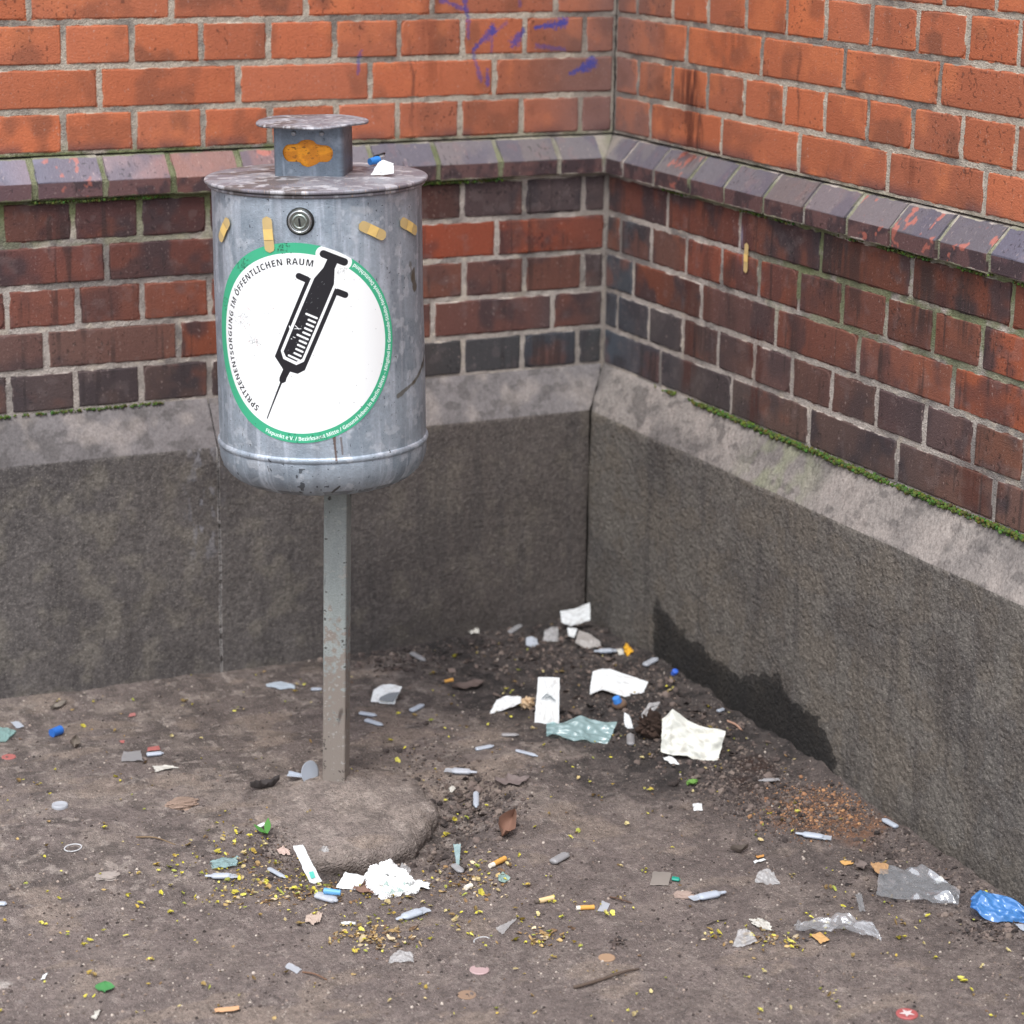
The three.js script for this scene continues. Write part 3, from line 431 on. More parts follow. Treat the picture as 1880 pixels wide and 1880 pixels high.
// profile swept round the axis: points [radius, height above the drum's origin]
function drum(prof, n, uvf) { return grid(n, prof.length - 1, (u, v, i, k) => { const t = ((i % n) / n - 0.5) * 2 * Math.PI, p = prof[k]; return [Math.sin(t) * p[0], p[1] + BY, Math.cos(t) * p[0]]; }, (u, v, p) => uvf ? uvf(u, v, p) : [u, (p[1] - BY + 0.26) / 0.5]); }
{
  const side = [[0, -0.258], [0.1, -0.258], [0.118, -0.257], [0.133, -0.253], [0.146, -0.246], [0.156, -0.237], [0.1635, -0.226], [0.1675, -0.213], [0.1685, -0.2], [0.1685, -0.194]];
  for (let i = 0; i <= 40; i++) side.push([lerp(0.1678, 0.1663, i / 40), lerp(-0.182, 0.226, i / 40)]);
  side.push([0.164, 0.226]);
  const g = drum(side, 128);
  const p = g.attributes.position; for (let i = 0; i < p.count; i++) { const x = p.getX(i), y = p.getY(i), z = p.getZ(i), t = Math.atan2(x, z), d = 1 + (fbm(Math.cos(t) * 2 + 5, Math.sin(t) * 2 + y * 7, 3) - 0.5) * 0.012 * ss(0.1, 0.15, Math.hypot(x, z)); p.setX(i, x * d); p.setZ(i, z * d); } g.computeVertexNormals();
  msh('body', g, zincMat, bin);
  const bead = []; for (let i = 0; i <= 10; i++) { const t = (-0.62 + 1.24 * i / 10) * Math.PI; bead.push([0.1672 + Math.cos(t) * 0.0042, -0.188 + Math.sin(t) * 0.0055]); }
  msh('bead', drum(bead, 128), zincMat, bin);
  const lidUV = (u, v, p) => [p[0] / 0.36 + 0.5, p[2] / 0.36 + 0.5];
  const top = [[0.1705, 0.2295], [0.1755, 0.2302], [0.1768, 0.2315], [0.1768, 0.2342], [0.1755, 0.2356]]; for (let i = 0; i <= 12; i++) top.push([lerp(0.173, 0, i / 12), 0.236 + 0.006 * ss(0, 1, i / 12)]);
  const lid = msh('lid', drum(top, 112, lidUV), lidMat, bin);
  msh('lid_flange', drum([[0.16, 0.2235], [0.1705, 0.2235], [0.1722, 0.225], [0.1722, 0.2275], [0.17, 0.229]], 112, lidUV), lidMat, bin);
  // dropping slot: a sheet metal box with a cut-out in front, orange flap behind it, round cap above
  const YAW = -11 * D2R, nk = new THREE.Group(); nk.name = 'chute'; nk.position.set(-0.004, BY + 0.238, 0.0); nk.rotation.y = YAW; bin.add(nk);
  const W2 = 0.0555, DP = 0.04, HT = 0.081, cr = 0.009;
  const plate = new THREE.Shape(); plate.moveTo(-W2 + cr, -0.006); plate.lineTo(W2 - cr, -0.006); plate.lineTo(W2 - cr, HT); plate.lineTo(-W2 + cr, HT);
  const cloud = [[660, 410], [664, 385], [690, 355], [740, 349], [765, 345], [792, 326], [835, 318], [875, 326], [897, 346], [930, 353], [975, 358], [1003, 380], [1009, 408], [1000, 440], [970, 466], [915, 468], [890, 484], [835, 502], [795, 491], [770, 470], [700, 466], [672, 444]].map(([x, y]) => new THREE.Vector2((x - 836) / 4357, 0.0385 - (y - 409) / 4300));
  plate.holes.push(new THREE.Path().setFromPoints(new THREE.SplineCurve([...cloud, cloud[0]]).getPoints(88)));
  const front = new THREE.ExtrudeGeometry(plate, { depth: 0.0022, bevelEnabled: false, curveSegments: 8 }); front.translate(0, 0, DP - 0.0022);
  const sheet = []; const bend = (pts) => { const g = grid(pts.length - 1, 1, (u, v, i, j) => [pts[i][0], j ? HT : -0.006, pts[i][1]]); g.deleteAttribute('uv'); return g; };
  const arc = []; for (let i = 0; i <= 6; i++) { const t = Math.PI / 2 * i / 6; arc.push([W2 - cr + Math.sin(t) * cr, DP - cr + Math.cos(t) * cr]); }
  arc.push([W2, -DP], [-W2, -DP]); for (let i = 0; i <= 6; i++) { const t = Math.PI / 2 * i / 6; arc.push([-W2 + cr - Math.cos(t) * cr, DP - cr + Math.sin(t) * cr]); }
  const fr = front.toNonIndexed(); const box = bend(arc).toNonIndexed();
  const addUV = (g) => { const p = g.attributes.position, uv = []; for (let i = 0; i < p.count; i++) uv.push(0.5 + (p.getX(i) + p.getZ(i) * 0.6) / 1.05, 0.3 + p.getY(i) / 0.5); g.setAttribute('uv', new THREE.Float32BufferAttribute(uv, 2)); if (!g.attributes.normal) g.computeVertexNormals(); return g; };
  msh('shell', mergeGeometries([addUV(fr), addUV(box)]), std({ map: zincTex, color: new THREE.Color(0.46, 0.48, 0.51), roughness: 0.5, metalness: 0.35, bumpMap: rep(grainTex, [7, 3.4]), bumpScale: 0.0006 }), nk);
  const orangeTex = dataTex(256, 256, (u, v, c) => { const b = lin(246, 160, 26); c[0] = b[0]; c[1] = b[1]; c[2] = b[2]; const m = fbm(u * 14, v * 14, 4); mixTo(c, lin(70, 44, 18), ss(0.68, 0.78, m) * 0.75); mixTo(c, lin(196, 112, 16), ss(0.4, 0.6, fbm(u * 5, v * 5 + 4, 3)) * 0.6); if (vn(u * 90, v * 90) > 0.9) mul(c, 0.5); });
  const op = new THREE.BoxGeometry(0.1, 0.06, 0.0015); op.translate(0, 0.0385, DP - 0.0052); msh('flap', op, std({ map: orangeTex, roughness: 0.5 }), nk);
  const cap = []; for (const [r, y] of [[0.03, 0.081], [0.084, 0.0805], [0.0882, 0.0812], [0.0888, 0.083], [0.0882, 0.0848], [0.084, 0.0855], [0.06, 0.086], [0.03, 0.0865], [0, 0.087]]) cap.push([r, y + 0.238]);
  const cg = drum(cap, 72, (u, v, p) => [p[0] / 0.2 + 0.5, p[2] / 0.2 + 0.5]); const cp = cg.attributes.position; for (let i = 0; i < cp.count; i++) { const x = cp.getX(i), z = cp.getZ(i), r = Math.hypot(x, z); cp.setY(i, cp.getY(i) - BY - 0.238 + (r / 0.088) ** 2 * ((vn(Math.atan2(z, x) * 1.6 + 9, 2) - 0.5) * 0.006)); } cg.computeVertexNormals();
  msh('cap', cg, lidMat, nk);
  const rv = new THREE.SphereGeometry(0.0042, 14, 10); rv.scale(1, 1, 0.5);
  for (const x of [-0.022, 0.0225]) { const m = msh('rivet', rv, std({ color: col(150, 152, 156), metalness: 0.8, roughness: 0.35 }), nk); m.position.set(x, 0.069, DP + 0.0003); }
}
const onDrum = (deg, y, r = BINR) => V(Math.sin(deg * D2R) * r, y + BY, Math.cos(deg * D2R) * r);
{ // lock: chrome rose, barrel, key slot
  const lk = new THREE.Group(); lk.name = 'lock'; lk.position.copy(onDrum(-8.4, 0.189, 0.1662)); lk.rotation.y = -8.4 * D2R; bin.add(lk);
  const chrome = std({ color: col(176, 178, 176), metalness: 0.9, roughness: 0.22 }), dark = std({ color: col(58, 60, 58), metalness: 0.7, roughness: 0.4 });
  const lt = (p, m, n) => { const g = new THREE.LatheGeometry(p.map(([r, z]) => new THREE.Vector2(r, z)), 48); g.rotateX(Math.PI / 2); return msh(n, g, m, lk); };
  lt([[0.0215, -0.004], [0.0215, 0.001], [0.0205, 0.003], [0.0185, 0.0042]], dark, 'rose');
  lt([[0.0185, 0.004], [0.0182, 0.0075], [0.0165, 0.009], [0.0145, 0.0085], [0.014, 0.0065], [0.0125, 0.0065]], chrome, 'ring');
  lt([[0.0128, 0.006], [0.0118, 0.0088], [0.009, 0.0095], [0.0086, 0.0082], [0.0078, 0.0084], [0, 0.0086]], std({ color: col(150, 158, 150), metalness: 0.9, roughness: 0.25 }), 'barrel');
  const ks = new THREE.BoxGeometry(0.0028, 0.012, 0.0014); ks.rotateZ(0.12); ks.translate(0, 0, 0.0086); msh('key_slot', ks, std({ color: col(22, 22, 22), roughness: 0.7 }), lk);
}
{ // round sticker
  const N = 1536, SZ = 0.32, cv = document.createElement('canvas'); cv.width = cv.height = N; const x = cv.getContext('2d');
  const K = N / (SZ * 1000); x.setTransform(K, 0, 0, -K, N / 2, N / 2); // millimetres, y up
  x.fillStyle = '#3fae83'; x.fillRect(-160, -160, 320, 320);
  x.fillStyle = '#f4f6f4'; x.beginPath(); x.arc(0.8, -0.2, 142, 0, 7); x.fill();
  const ax = [0.404, 0.915], rx = [0.915, -0.404], Q = (s, t) => [(s - 0.4) * rx[0] + t * ax[0] + 0.4, (s - 0.4) * rx[1] + t * ax[1]];
  const path = (pts) => { x.beginPath(); pts.forEach((p, i) => { const q = Q(p[0], p[1]); i ? x.lineTo(q[0], q[1]) : x.moveTo(q[0], q[1]); }); };
  const line = (s0, t0, s1, t1, w) => { x.lineWidth = w; path([[s0, t0], [s1, t1]]); x.stroke(); };
  const ink = '#17161c', white = '#f4f6f4'; x.lineCap = 'round'; x.lineJoin = 'round';
  x.strokeStyle = white; line(-16, 146, 18.5, 146, 24); x.fillStyle = white; path([[-10, 132], [12, 132], [10, 146], [-8, 146]]); x.fill();
  x.strokeStyle = ink; x.fillStyle = ink; line(-16, 146, 18.5, 146, 11.5);
  path([[-7.2, 146], [9, 146], [8.6, 131], [16.5, 109], [16.5, -18], [10, -26], [-8, -26], [-14.5, -20], [-14.5, 106], [-8, 126]]); x.fill();
  x.fillStyle = ink; // barrel wall, left and right, with finger flanges
  path([[-25, 99], [-19, 104.5], [-19, -21], [-10.5, -31], [12, -31], [20.5, -21], [20.5, 104], [27, 99], [27, -33], [19, -43], [7, -45], [5.8, -57], [6.6, -63], [3.5, -67], [2.1, -68], [1.4, -133], [-0.4, -133], [-1.2, -68], [-3.5, -66.5], [-5, -61], [-4.6, -47], [-7, -45], [-24.5, -34]]); x.fill();
  x.lineWidth = 10; line(-37, 99.5, -24, 99.5, 10); line(26, 99.5, 39, 99.5, 10);
  x.strokeStyle = white; for (let i = 0; i < 11; i++) { const t = 50 - i * 7.2; line(i % 5 === 0 ? -4.5 : 2.2, t, 12.6, t, 3.3); }
  line(-13, 26, -6, 23, 1.2); line(-12, 21, -3, 25, 1.0); line(-17.5, 17, -21, 21, 2); line(-9, 8, -6, 8, 1.2); line(-11, 4, -10, 4, 1.2);
  const arcText = (txt, r, a0, a1, size, out, weight, color) => { // letters along a circle; out: tops away from the centre, running clockwise
    x.font = `${weight} ${size}px sans-serif`; x.fillStyle = color; x.textAlign = 'center'; x.textBaseline = 'alphabetic';
    const w = [...txt].map((ch) => x.measureText(ch).width), tot = w.reduce((a, b) => a + b, 0), extra = (Math.abs(a1 - a0) * r - tot) / (txt.length - 1); let s = 0; const dir = Math.sign(a1 - a0);
    [...txt].forEach((ch, i) => { const a = a0 + dir * (s + w[i] / 2) / r; s += w[i] + extra; x.save(); x.translate(r * Math.cos(a), r * Math.sin(a)); x.rotate(out ? a - Math.PI / 2 : a + Math.PI / 2); x.scale(1, -1); x.fillText(ch, 0, 0); x.restore(); });
  };
  arcText('SPRITZENENTSORGUNG IM ÖFFENTLICHEN RAUM', 123.6, (237.5) * D2R, 76.5 * D2R, 14, true, 'bold', '#17161c');
  arcText('Fixpunkt e.V. / Bezirksamt Mitte / Gesund leben in Berlin Mitte – Mitglied im Gesunde-Städte-Netzwerk Deutschland', 153.6, -112 * D2R, 53.5 * D2R, 8.6, false, 'bold', '#e6f2ec');
  // scuffs, scratches and specks of dirt
  const r = rng(5); x.lineCap = 'round';
  for (const [cx, cy, sx, sy, n, a] of [[-95, 32, 22, 18, 130, 0.5], [-72, 0, 12, 8, 80, 0.6], [-40, 55, 16, 26, 80, 0.4], [-20, 75, 20, 10, 30, 0.2], [60, 20, 30, 40, 30, 0.16], [-20, -110, 40, 20, 40, 0.3], [-50, -60, 40, 40, 40, 0.16], [20, -60, 60, 60, 40, 0.14], [-60, 120, 60, 25, 60, 0.25]]) for (let i = 0; i < n; i++) { const px = cx + (r() + r() - 1) * sx, py = cy + (r() + r() - 1) * sy, t = r() * 6.3, l = r() * r() * 9; x.strokeStyle = r() < 0.12 ? `rgba(120,50,40,${a})` : `rgba(70,70,66,${a * r()})`; x.lineWidth = 0.25 + r() * 0.6; x.beginPath(); x.moveTo(px, py); x.lineTo(px + Math.cos(t) * l, py + Math.sin(t) * l); x.stroke(); }
  for (let i = 0; i < 240; i++) { x.fillStyle = `rgba(50,48,46,${0.2 + 0.5 * r()})`; x.beginPath(); x.arc((r() - 0.5) * 310, (r() - 0.5) * 310, 0.2 + r() * r() * 0.8, 0, 7); x.fill(); }
  for (const [a, n] of [[128, 60], [97, 50], [160, 20], [-95, 20], [-78, 30]]) for (let i = 0; i < n; i++) { const t = (a + (r() + r() - 1) * 6) * D2R, R = 141 + r() * 16; x.fillStyle = `rgba(24,52,40,${0.15 + 0.3 * r()})`; x.beginPath(); x.arc(R * Math.cos(t), R * Math.sin(t), 0.4 + r() * 1.3, 0, 7); x.fill(); }
  for (let i = 0; i < 40; i++) { x.strokeStyle = 'rgba(225,228,228,0.6)'; x.lineWidth = 0.3 + r() * 0.4; const [qx, qy] = Q(-14 + r() * 28, -20 + r() * 130); x.beginPath(); x.moveTo(qx, qy); x.lineTo(qx + r() * 1.6, qy + r() * 2); x.stroke(); }
  for (let i = 0; i < 26; i++) { const [qx, qy] = Q(14 + r() * 12, 126 + r() * 12); x.fillStyle = 'rgba(205,208,204,0.8)'; x.beginPath(); x.arc(qx, qy, 0.5 + r() * 1.2, 0, 7); x.fill(); }
  const tex = new THREE.CanvasTexture(cv); tex.colorSpace = THREE.SRGBColorSpace; tex.anisotropy = 8;
  const R = 0.1575, g = grid(96, 24, (u, v) => { const a = u * 2 * Math.PI, q = R * Math.max(v, 0.001), dx = Math.cos(a) * q, dy = Math.sin(a) * q; const p = onDrum(-12.1 + dx / BINR / D2R, dy - 0.001, 0.1687); return [p.x, p.y, p.z]; }, (u, v) => { const a = u * 2 * Math.PI, q = R * v; return [0.5 + Math.cos(a) * q / SZ, 0.5 + Math.sin(a) * q / SZ]; });
  for (let i = 0, id = g.index.array; i < id.length; i += 3) { const t = id[i + 1]; id[i + 1] = id[i + 2]; id[i + 2] = t; } g.computeVertexNormals();
  msh('sticker', g, phy({ map: tex, roughness: 0.42, clearcoat: 0.25, clearcoatRoughness: 0.3 }), bin);
}
// sticking plasters: a rounded strip with a paler pad in the middle
const stripMat = phy({ color: col(196, 170, 116), roughness: 0.6 }), padMat = std({ color: col(226, 192, 116), roughness: 0.8 });
function plasterGeo(to, len, wid, lift, pad) { // to(s, t, h) gives the place of a point of the strip
  return grid(pad ? 6 : 18, 6, (u, v) => { const s = (u - 0.5) * len, e = len / 2 - Math.abs(s), hw = pad || e > wid / 2 ? wid / 2 : Math.sqrt(Math.max(0, wid * wid / 4 - (wid / 2 - e) ** 2)); const p = to(s, (v - 0.5) * 2 * hw, lift + (vn(s * 300, v * 5) - 0.5) * 0.0004); return [p.x, p.y, p.z]; });
}
for (const [a0, y0, a1, y1] of [[-53.3, 0.185, -63.9, 0.147], [-26.6, 0.1956, -25.3, 0.1395], [22.3, 0.182, 38.6, 0.158], [49.4, 0.179, 67, 0.155]]) {
  const dx = (a1 - a0) * D2R * BINR, dy = y1 - y0, L = Math.hypot(dx, dy), cx = dx / L, cy = dy / L;
  const to = (s, t, h) => onDrum((a0 + a1) / 2 + (s * cx - t * cy) / BINR / D2R, (y0 + y1) / 2 + s * cy + t * cx, 0.1686 + h);
  const pl = msh('plaster', plasterGeo(to, L, 0.0165, 0.0009), stripMat, bin); msh('pad', plasterGeo(to, 0.0165, 0.0158, 0.0016, true), padMat, pl);
}
{ // post: square tube with rounded edges
  const yb = -0.86, h = 0.61, w = 0.0195, r = 0.004, sh = new THREE.Shape();
  sh.moveTo(-w + r, -w); sh.lineTo(w - r, -w); sh.quadraticCurveTo(w, -w, w, -w + r); sh.lineTo(w, w - r); sh.quadraticCurveTo(w, w, w - r, w); sh.lineTo(-w + r, w); sh.quadraticCurveTo(-w, w, -w, w - r); sh.lineTo(-w, -w + r); sh.quadraticCurveTo(-w, -w, -w + r, -w);
  const g = new THREE.ExtrudeGeometry(sh, { depth: h, bevelEnabled: false, steps: 30 }); g.rotateX(-Math.PI / 2);
  const p = g.attributes.position, uv = []; for (let i = 0; i < p.count; i++) uv.push((p.getX(i) + p.getZ(i) + 0.05) / 0.3, p.getY(i) / 0.61); g.setAttribute('uv', new THREE.Float32BufferAttribute(uv, 2));
  const tex = dataTex(256, 1024, (u, v, c) => {
    const s = u * 0.3, y = v * 0.61, m = fbm(s * 40, y * 14, 4), m2 = fbm(s * 130, y * 130 + 3, 3), g = vn(s * 700, y * 700);
    const b = lin(152, 157, 153); c[0] = b[0]; c[1] = b[1]; c[2] = b[2]; mixTo(c, lin(138, 145, 142), ss(0.45, 0.7, m) * 0.6); mul(c, 0.86 + 0.28 * g);
    const mud = 0.78 - y * 1.5; mixTo(c, lin(138, 126, 116), ss(-0.08, 0.08, mud - (m2 * 0.75 + m * 0.25) + 0.2) * 0.88); // splashed and caked earth
    if (m2 > 0.8) mixTo(c, lin(52, 44, 38), 0.8); if (m2 < 0.26) mixTo(c, lin(176, 176, 170), 0.5);
    const rr = fbm(s * 60 + 4, y * 10 + 7, 3); mixTo(c, lin(58, 46, 40), ss(0.74, 0.8, rr) * 0.8);
  });
  const post = msh('post', g, std({ map: tex, roughness: 0.72, metalness: 0.1, bumpMap: rep(grainTex, [3, 6]), bumpScale: 0.001 }), bin);
  post.position.set(0.0057 - 0.0018, yb + BY, 0); post.rotation.set(0, 0, -Math.atan(0.0165 / 0.55)); post.rotateY(-13 * D2R);
}

// ---------------------------------------------------------------- litter: helpers
const UP = V(0, 1, 0);
const plastic = (r, g, b, o = {}) => phy({ color: col(r, g, b), roughness: 0.38, transmission: 0.45, thickness: 0, ior: 1.45, side: THREE.DoubleSide, ...o });
const clearMat = plastic(222, 226, 232, { transmission: 0.55 }), milkMat = plastic(206, 213, 222, { transmission: 0.42, roughness: 0.4 }), greyClear = plastic(186, 184, 184, { transmission: 0.5 });
const filmMat = plastic(238, 240, 242, { transmission: 0.82, roughness: 0.07, ior: 1.85 }), filmMilky = plastic(214, 212, 210, { transmission: 0.62, roughness: 0.3 }), tealFilm = plastic(186, 218, 218, { transmission: 0.6, roughness: 0.2, ior: 1.55 }), blueFilm = plastic(88, 152, 222, { transmission: 0.45, roughness: 0.22, ior: 1.6 });
const paperTex = dataTex(256, 256, (u, v, c) => { const k = 0.92 + 0.08 * vn(u * 90, v * 90) - 0.1 * ss(0.55, 0.8, fbm(u * 6, v * 6 + 3, 3)); c[0] = 0.7 * k; c[1] = 0.715 * k; c[2] = 0.705 * k; mixTo(c, lin(150, 140, 128), ss(0.6, 0.8, fbm(u * 9 + 30, v * 9, 4)) * 0.35); });
const paperMat = std({ map: paperTex, roughness: 0.85, side: THREE.DoubleSide }), dirtyPaper = std({ map: paperTex, color: col(226, 220, 210), roughness: 0.9, side: THREE.DoubleSide });
const leafMat = (r, g, b) => std({ color: col(r, g, b), roughness: 0.85, side: THREE.DoubleSide });
// a folded, creased sheet between two edges given as points; nrm lifts it
function creaseFn(seed, amp, n) { const r = rng(seed), L = []; for (let i = 0; i < n; i++) { const t = r() * 6.283; L.push([Math.cos(t), Math.sin(t), r() * 1.2 - 0.1, (r() * 0.7 + 0.3) * (r() < 0.5 ? -1 : 1), 0.8 + r() * 1.6]); } return (u, v) => { let s = 0; for (const [a, b, c, k, f] of L) { const q = (a * (u - 0.5) + b * (v - 0.5)) * f + c, m = q - Math.floor(q); s += k * (Math.abs(m - 0.5) - 0.25); } return amp * s * 2 / Math.sqrt(n); }; }
function along(P, u) { const f = u * (P.length - 1), i = Math.min(P.length - 2, Math.floor(f)); return P[i].clone().lerp(P[i + 1], f - i); }
function sheetGeo(top, bot, seed, o = {}) {
  const { amp = 0.002, folds = 5, nx = 22, ny = 16, nrm = null, lift = 0.002, ragged = 0.0016, drape = !nrm, origin } = o, cr = creaseFn(seed, amp, folds);
  const g = grid(nx, ny, (u, v) => {
    const p = along(top, u).lerp(along(bot, u), v), w = ragged ? 1 : 1; let e = cr(u, v) + (vn(u * 9 + seed, v * 9) - 0.5) * amp * 0.6;
    if (ragged) { const k = (vn(u * 14 + seed, v * 14) - 0.5) * ragged, ed = Math.max(Math.abs(u - 0.5), Math.abs(v - 0.5)) * 2; p.x += k * ed; p.z += (vn(u * 14, v * 14 + seed) - 0.5) * ragged * ed; }
    if (drape) p.y = Math.max(p.y, terrain(p.x, p.z)) + lift + Math.abs(e) + e * 0.5; else p.addScaledVector(nrm, e);
    return [p.x - origin.x, p.y - origin.y, p.z - origin.z];
  }); return g;
}
const ctr = (pts) => { const c = V(0, 0, 0); pts.forEach((p) => c.add(p)); return c.multiplyScalar(1 / pts.length); };
// a sheet lying on the ground, or leaning back at an angle from the line of its lowest points
function sheet(name, label, category, top, bot, mat, o = {}) {
  let T, B, nrm = null;
  if (o.lean) {
    const mid = bot[Math.floor(bot.length / 2)], G = o.at || hit(o.foot ? o.foot[0] : mid[0], o.foot ? o.foot[1] : mid[1]); G.y += 0.002;
    const away = V(FWD.x, 0, FWD.z).normalize().applyAxisAngle(UP, (o.turn || 0) * D2R), t = away.clone().multiplyScalar(Math.cos(o.lean * D2R)).addScaledVector(UP, Math.sin(o.lean * D2R));
    nrm = away.clone().multiplyScalar(-Math.sin(o.lean * D2R)).addScaledVector(UP, Math.cos(o.lean * D2R));
    if (o.raise) G.y += o.raise;
    T = top.map((p) => onPlane(p[0], p[1], G, nrm)); B = bot.map((p) => onPlane(p[0], p[1], G, nrm));
  } else { const f = o.to || hit; T = top.map((p) => f(p[0], p[1])); B = bot.map((p) => f(p[0], p[1])); }
  const origin = ctr([...T, ...B]); if (o.to) nrm = UP;
  const m = msh(name, sheetGeo(T, B, o.seed || top[0][0] * 7 + bot[0][1], { ...o, nrm, origin }), mat); m.position.copy(origin);
  return tag(m, label, category, o.group);
}
function frameAt(p0, p1) { const x = p1.clone().sub(p0), L = x.length(); x.normalize(); const z = x.clone().cross(UP).normalize(), y = z.clone().cross(x); return { q: new THREE.Quaternion().setFromRotationMatrix(new THREE.Matrix4().makeBasis(x, y, z)), L, mid: p0.clone().add(p1).multiplyScalar(0.5) }; }
// small plastic ampoule lying flat: sealed end tab, body, shoulder, drawn-out tip
function ampoule(label, a, b, wpx, o = {}) {
  const p0 = hit(a[0], a[1]), p1 = hit(b[0], b[1]), { q, L, mid } = frameAt(p0, p1), w = wpx / 1130 * (o.fat || 1.15), r = w / 2, g = thing(o.name || 'plastic_ampoule', label, o.category || 'ampoule', mid.clone().add(V(0, r * 0.62 + (o.lift || 0), 0)), o.group || 'plastic ampoules scattered on the ground');
  g.quaternion.copy(q); const mat = o.mat || milkMat, tab = o.stub ? 0.02 : 0.24, tip = o.stub ? 0.9 : 0.8;
  const prof = [[0.001, tab - 0.02], [r * 0.6, tab - 0.015], [r * 0.92, tab + 0.03], [r, tab + 0.09], [r, tip - 0.12], [r * 0.9, tip - 0.05], [r * 0.5, tip], [r * 0.42, tip + 0.04]]; if (o.stub) prof.push([r * 0.4, 0.98], [0.0005, 0.99]); else prof.push([r * 0.4, 0.93], [r * 0.28, 0.99], [0.0005, 1]);
  const lg = new THREE.LatheGeometry(prof.map(([x, y]) => new THREE.Vector2(x, (y - 0.5) * L)), 20); lg.rotateZ(-Math.PI / 2); lg.scale(1, 0.55, 1);
  const ps = lg.attributes.position, sd = a[0]; for (let i = 0; i < ps.count; i++) ps.setY(i, ps.getY(i) * (0.85 + 0.3 * vn(ps.getX(i) * 90 + sd, ps.getZ(i) * 120))); lg.computeVertexNormals();
  msh('body', lg, mat, g);
  if (!o.stub) { const t = grid(8, 6, (u, v) => [(-0.5 + u * (tab + 0.03)) * L, (vn(u * 3 + sd, v * 3) - 0.5) * 0.002, (0.5 - v) * w * (1.04 + 0.04 * u)]); msh('end_tab', t, mat, g); }
  return g;
}
function chip(name, label, category, pts, mat, o = {}) { const [a, b, c, d] = pts; return sheet(name, label, category, [a, b], [d, c], mat, { amp: 0.0012, folds: 3, nx: 8, ny: 6, ...o }); }
// cigarette end: filter and stub of paper
const filterMat = std({ color: col(206, 152, 74), roughness: 0.9 }), palefilter = std({ color: col(206, 178, 132), roughness: 0.9 }), ashMat = std({ color: col(92, 82, 74), roughness: 1 }), whiteStub = std({ color: col(222, 214, 198), roughness: 0.9 });
function butt(label, a, b, dia, o = {}) {
  const p0 = hit(...a), p1 = hit(...b), { q, L, mid } = frameAt(p0, p1), r = dia / 2, g = thing('cigarette_butt', label, 'cigarette end', mid.add(V(0, r * 0.85, 0)), 'cigarette ends on the ground'); g.quaternion.copy(q);
  const cyl = (x0, x1, ra, rb, m, n, sd) => { const c = new THREE.CylinderGeometry(rb, ra, (x1 - x0) * L, 18, 4); c.rotateZ(-Math.PI / 2); c.translate(((x0 + x1) / 2 - 0.5) * L, 0, 0); const p = c.attributes.position; for (let i = 0; i < p.count; i++) { p.setY(i, p.getY(i) * (0.8 + 0.25 * vn(p.getX(i) * 300 + sd, p.getZ(i) * 200))); p.setZ(i, p.getZ(i) + (vn(p.getX(i) * 160 + sd, 3) - 0.5) * r * 0.5); } c.computeVertexNormals(); msh(n, c, m, g); };
  cyl(0, 0.78, r, r * 0.98, o.mat || filterMat, 'filter', a[0]); cyl(0.78, 1, r * 0.97, r * 0.8, o.end || ashMat, 'burnt_end', b[0]); return g;
}
function disc(name, label, category, px, py, r, mat, o = {}) {
  const p = hit(px, py), h = o.h || 0.0025, g = new THREE.LatheGeometry((o.prof || [[0, h * 0.75], [r * 0.7, h * 0.8], [r * 0.82, h], [r * 0.96, h * 0.9], [r, h * 0.4], [r * 0.98, 0]]).map(([x, y]) => new THREE.Vector2(x, y)), 40);
  const m = msh(name, g, mat, o.parent); m.position.copy(p).add(V(0, o.up ?? -0.0006, 0)); m.rotation.set(o.rx || 0, o.ry || 0, o.rz || 0); return tag(m, label, category, o.group);
}
function leaf(name, label, px, py, len, wid, turn, mat, o = {}) {
  const p = hit(px, py), sd = px, teeth = o.teeth || 0, g = grid(16, 10, (u, v) => {
    const s = (u - 0.5) * len, hw = wid / 2 * Math.pow(Math.sin(Math.PI * Math.min(1, Math.max(0.02, u))), 0.7) * (1 + teeth * Math.sin(u * 31) * 0.5 + (vn(u * 7 + sd, v > 0.5 ? 3 : 9) - 0.5) * (o.ragged || 0.3)), t = (v - 0.5) * 2;
    return [s, 0.002 + (o.curl || 0.006) * (t * t * 0.8 + (u - 0.5) ** 2 * 2.2) + (vn(u * 4 + sd, v * 4) - 0.5) * (o.bump || 0.006), -t * hw];
  });
  const m = msh(name, g, mat); m.position.copy(p); m.rotation.set(o.rx || 0, turn, o.rz || 0); return tag(m, label, o.category || 'leaf', o.group);
}
function lump(geoDetail, rad, seed, f, amp, sx = 1, sy = 1, sz = 1) { const g = new THREE.IcosahedronGeometry(1, geoDetail), p = g.attributes.position; for (let i = 0; i < p.count; i++) { const x = p.getX(i), y = p.getY(i), z = p.getZ(i); const n = Math.abs(vn(x * f + seed + y * 3.1, z * f - y * 2.3) - 0.5) * 2 + 0.5 * Math.abs(vn(x * f * 2 + y * 5 + seed, z * f * 2 + y * 4) - 0.5); const k = rad * (1 + amp * (n - 0.6)); p.setXYZ(i, x * k * sx, y * k * sy, z * k * sz); } g.computeVertexNormals(); return g; }
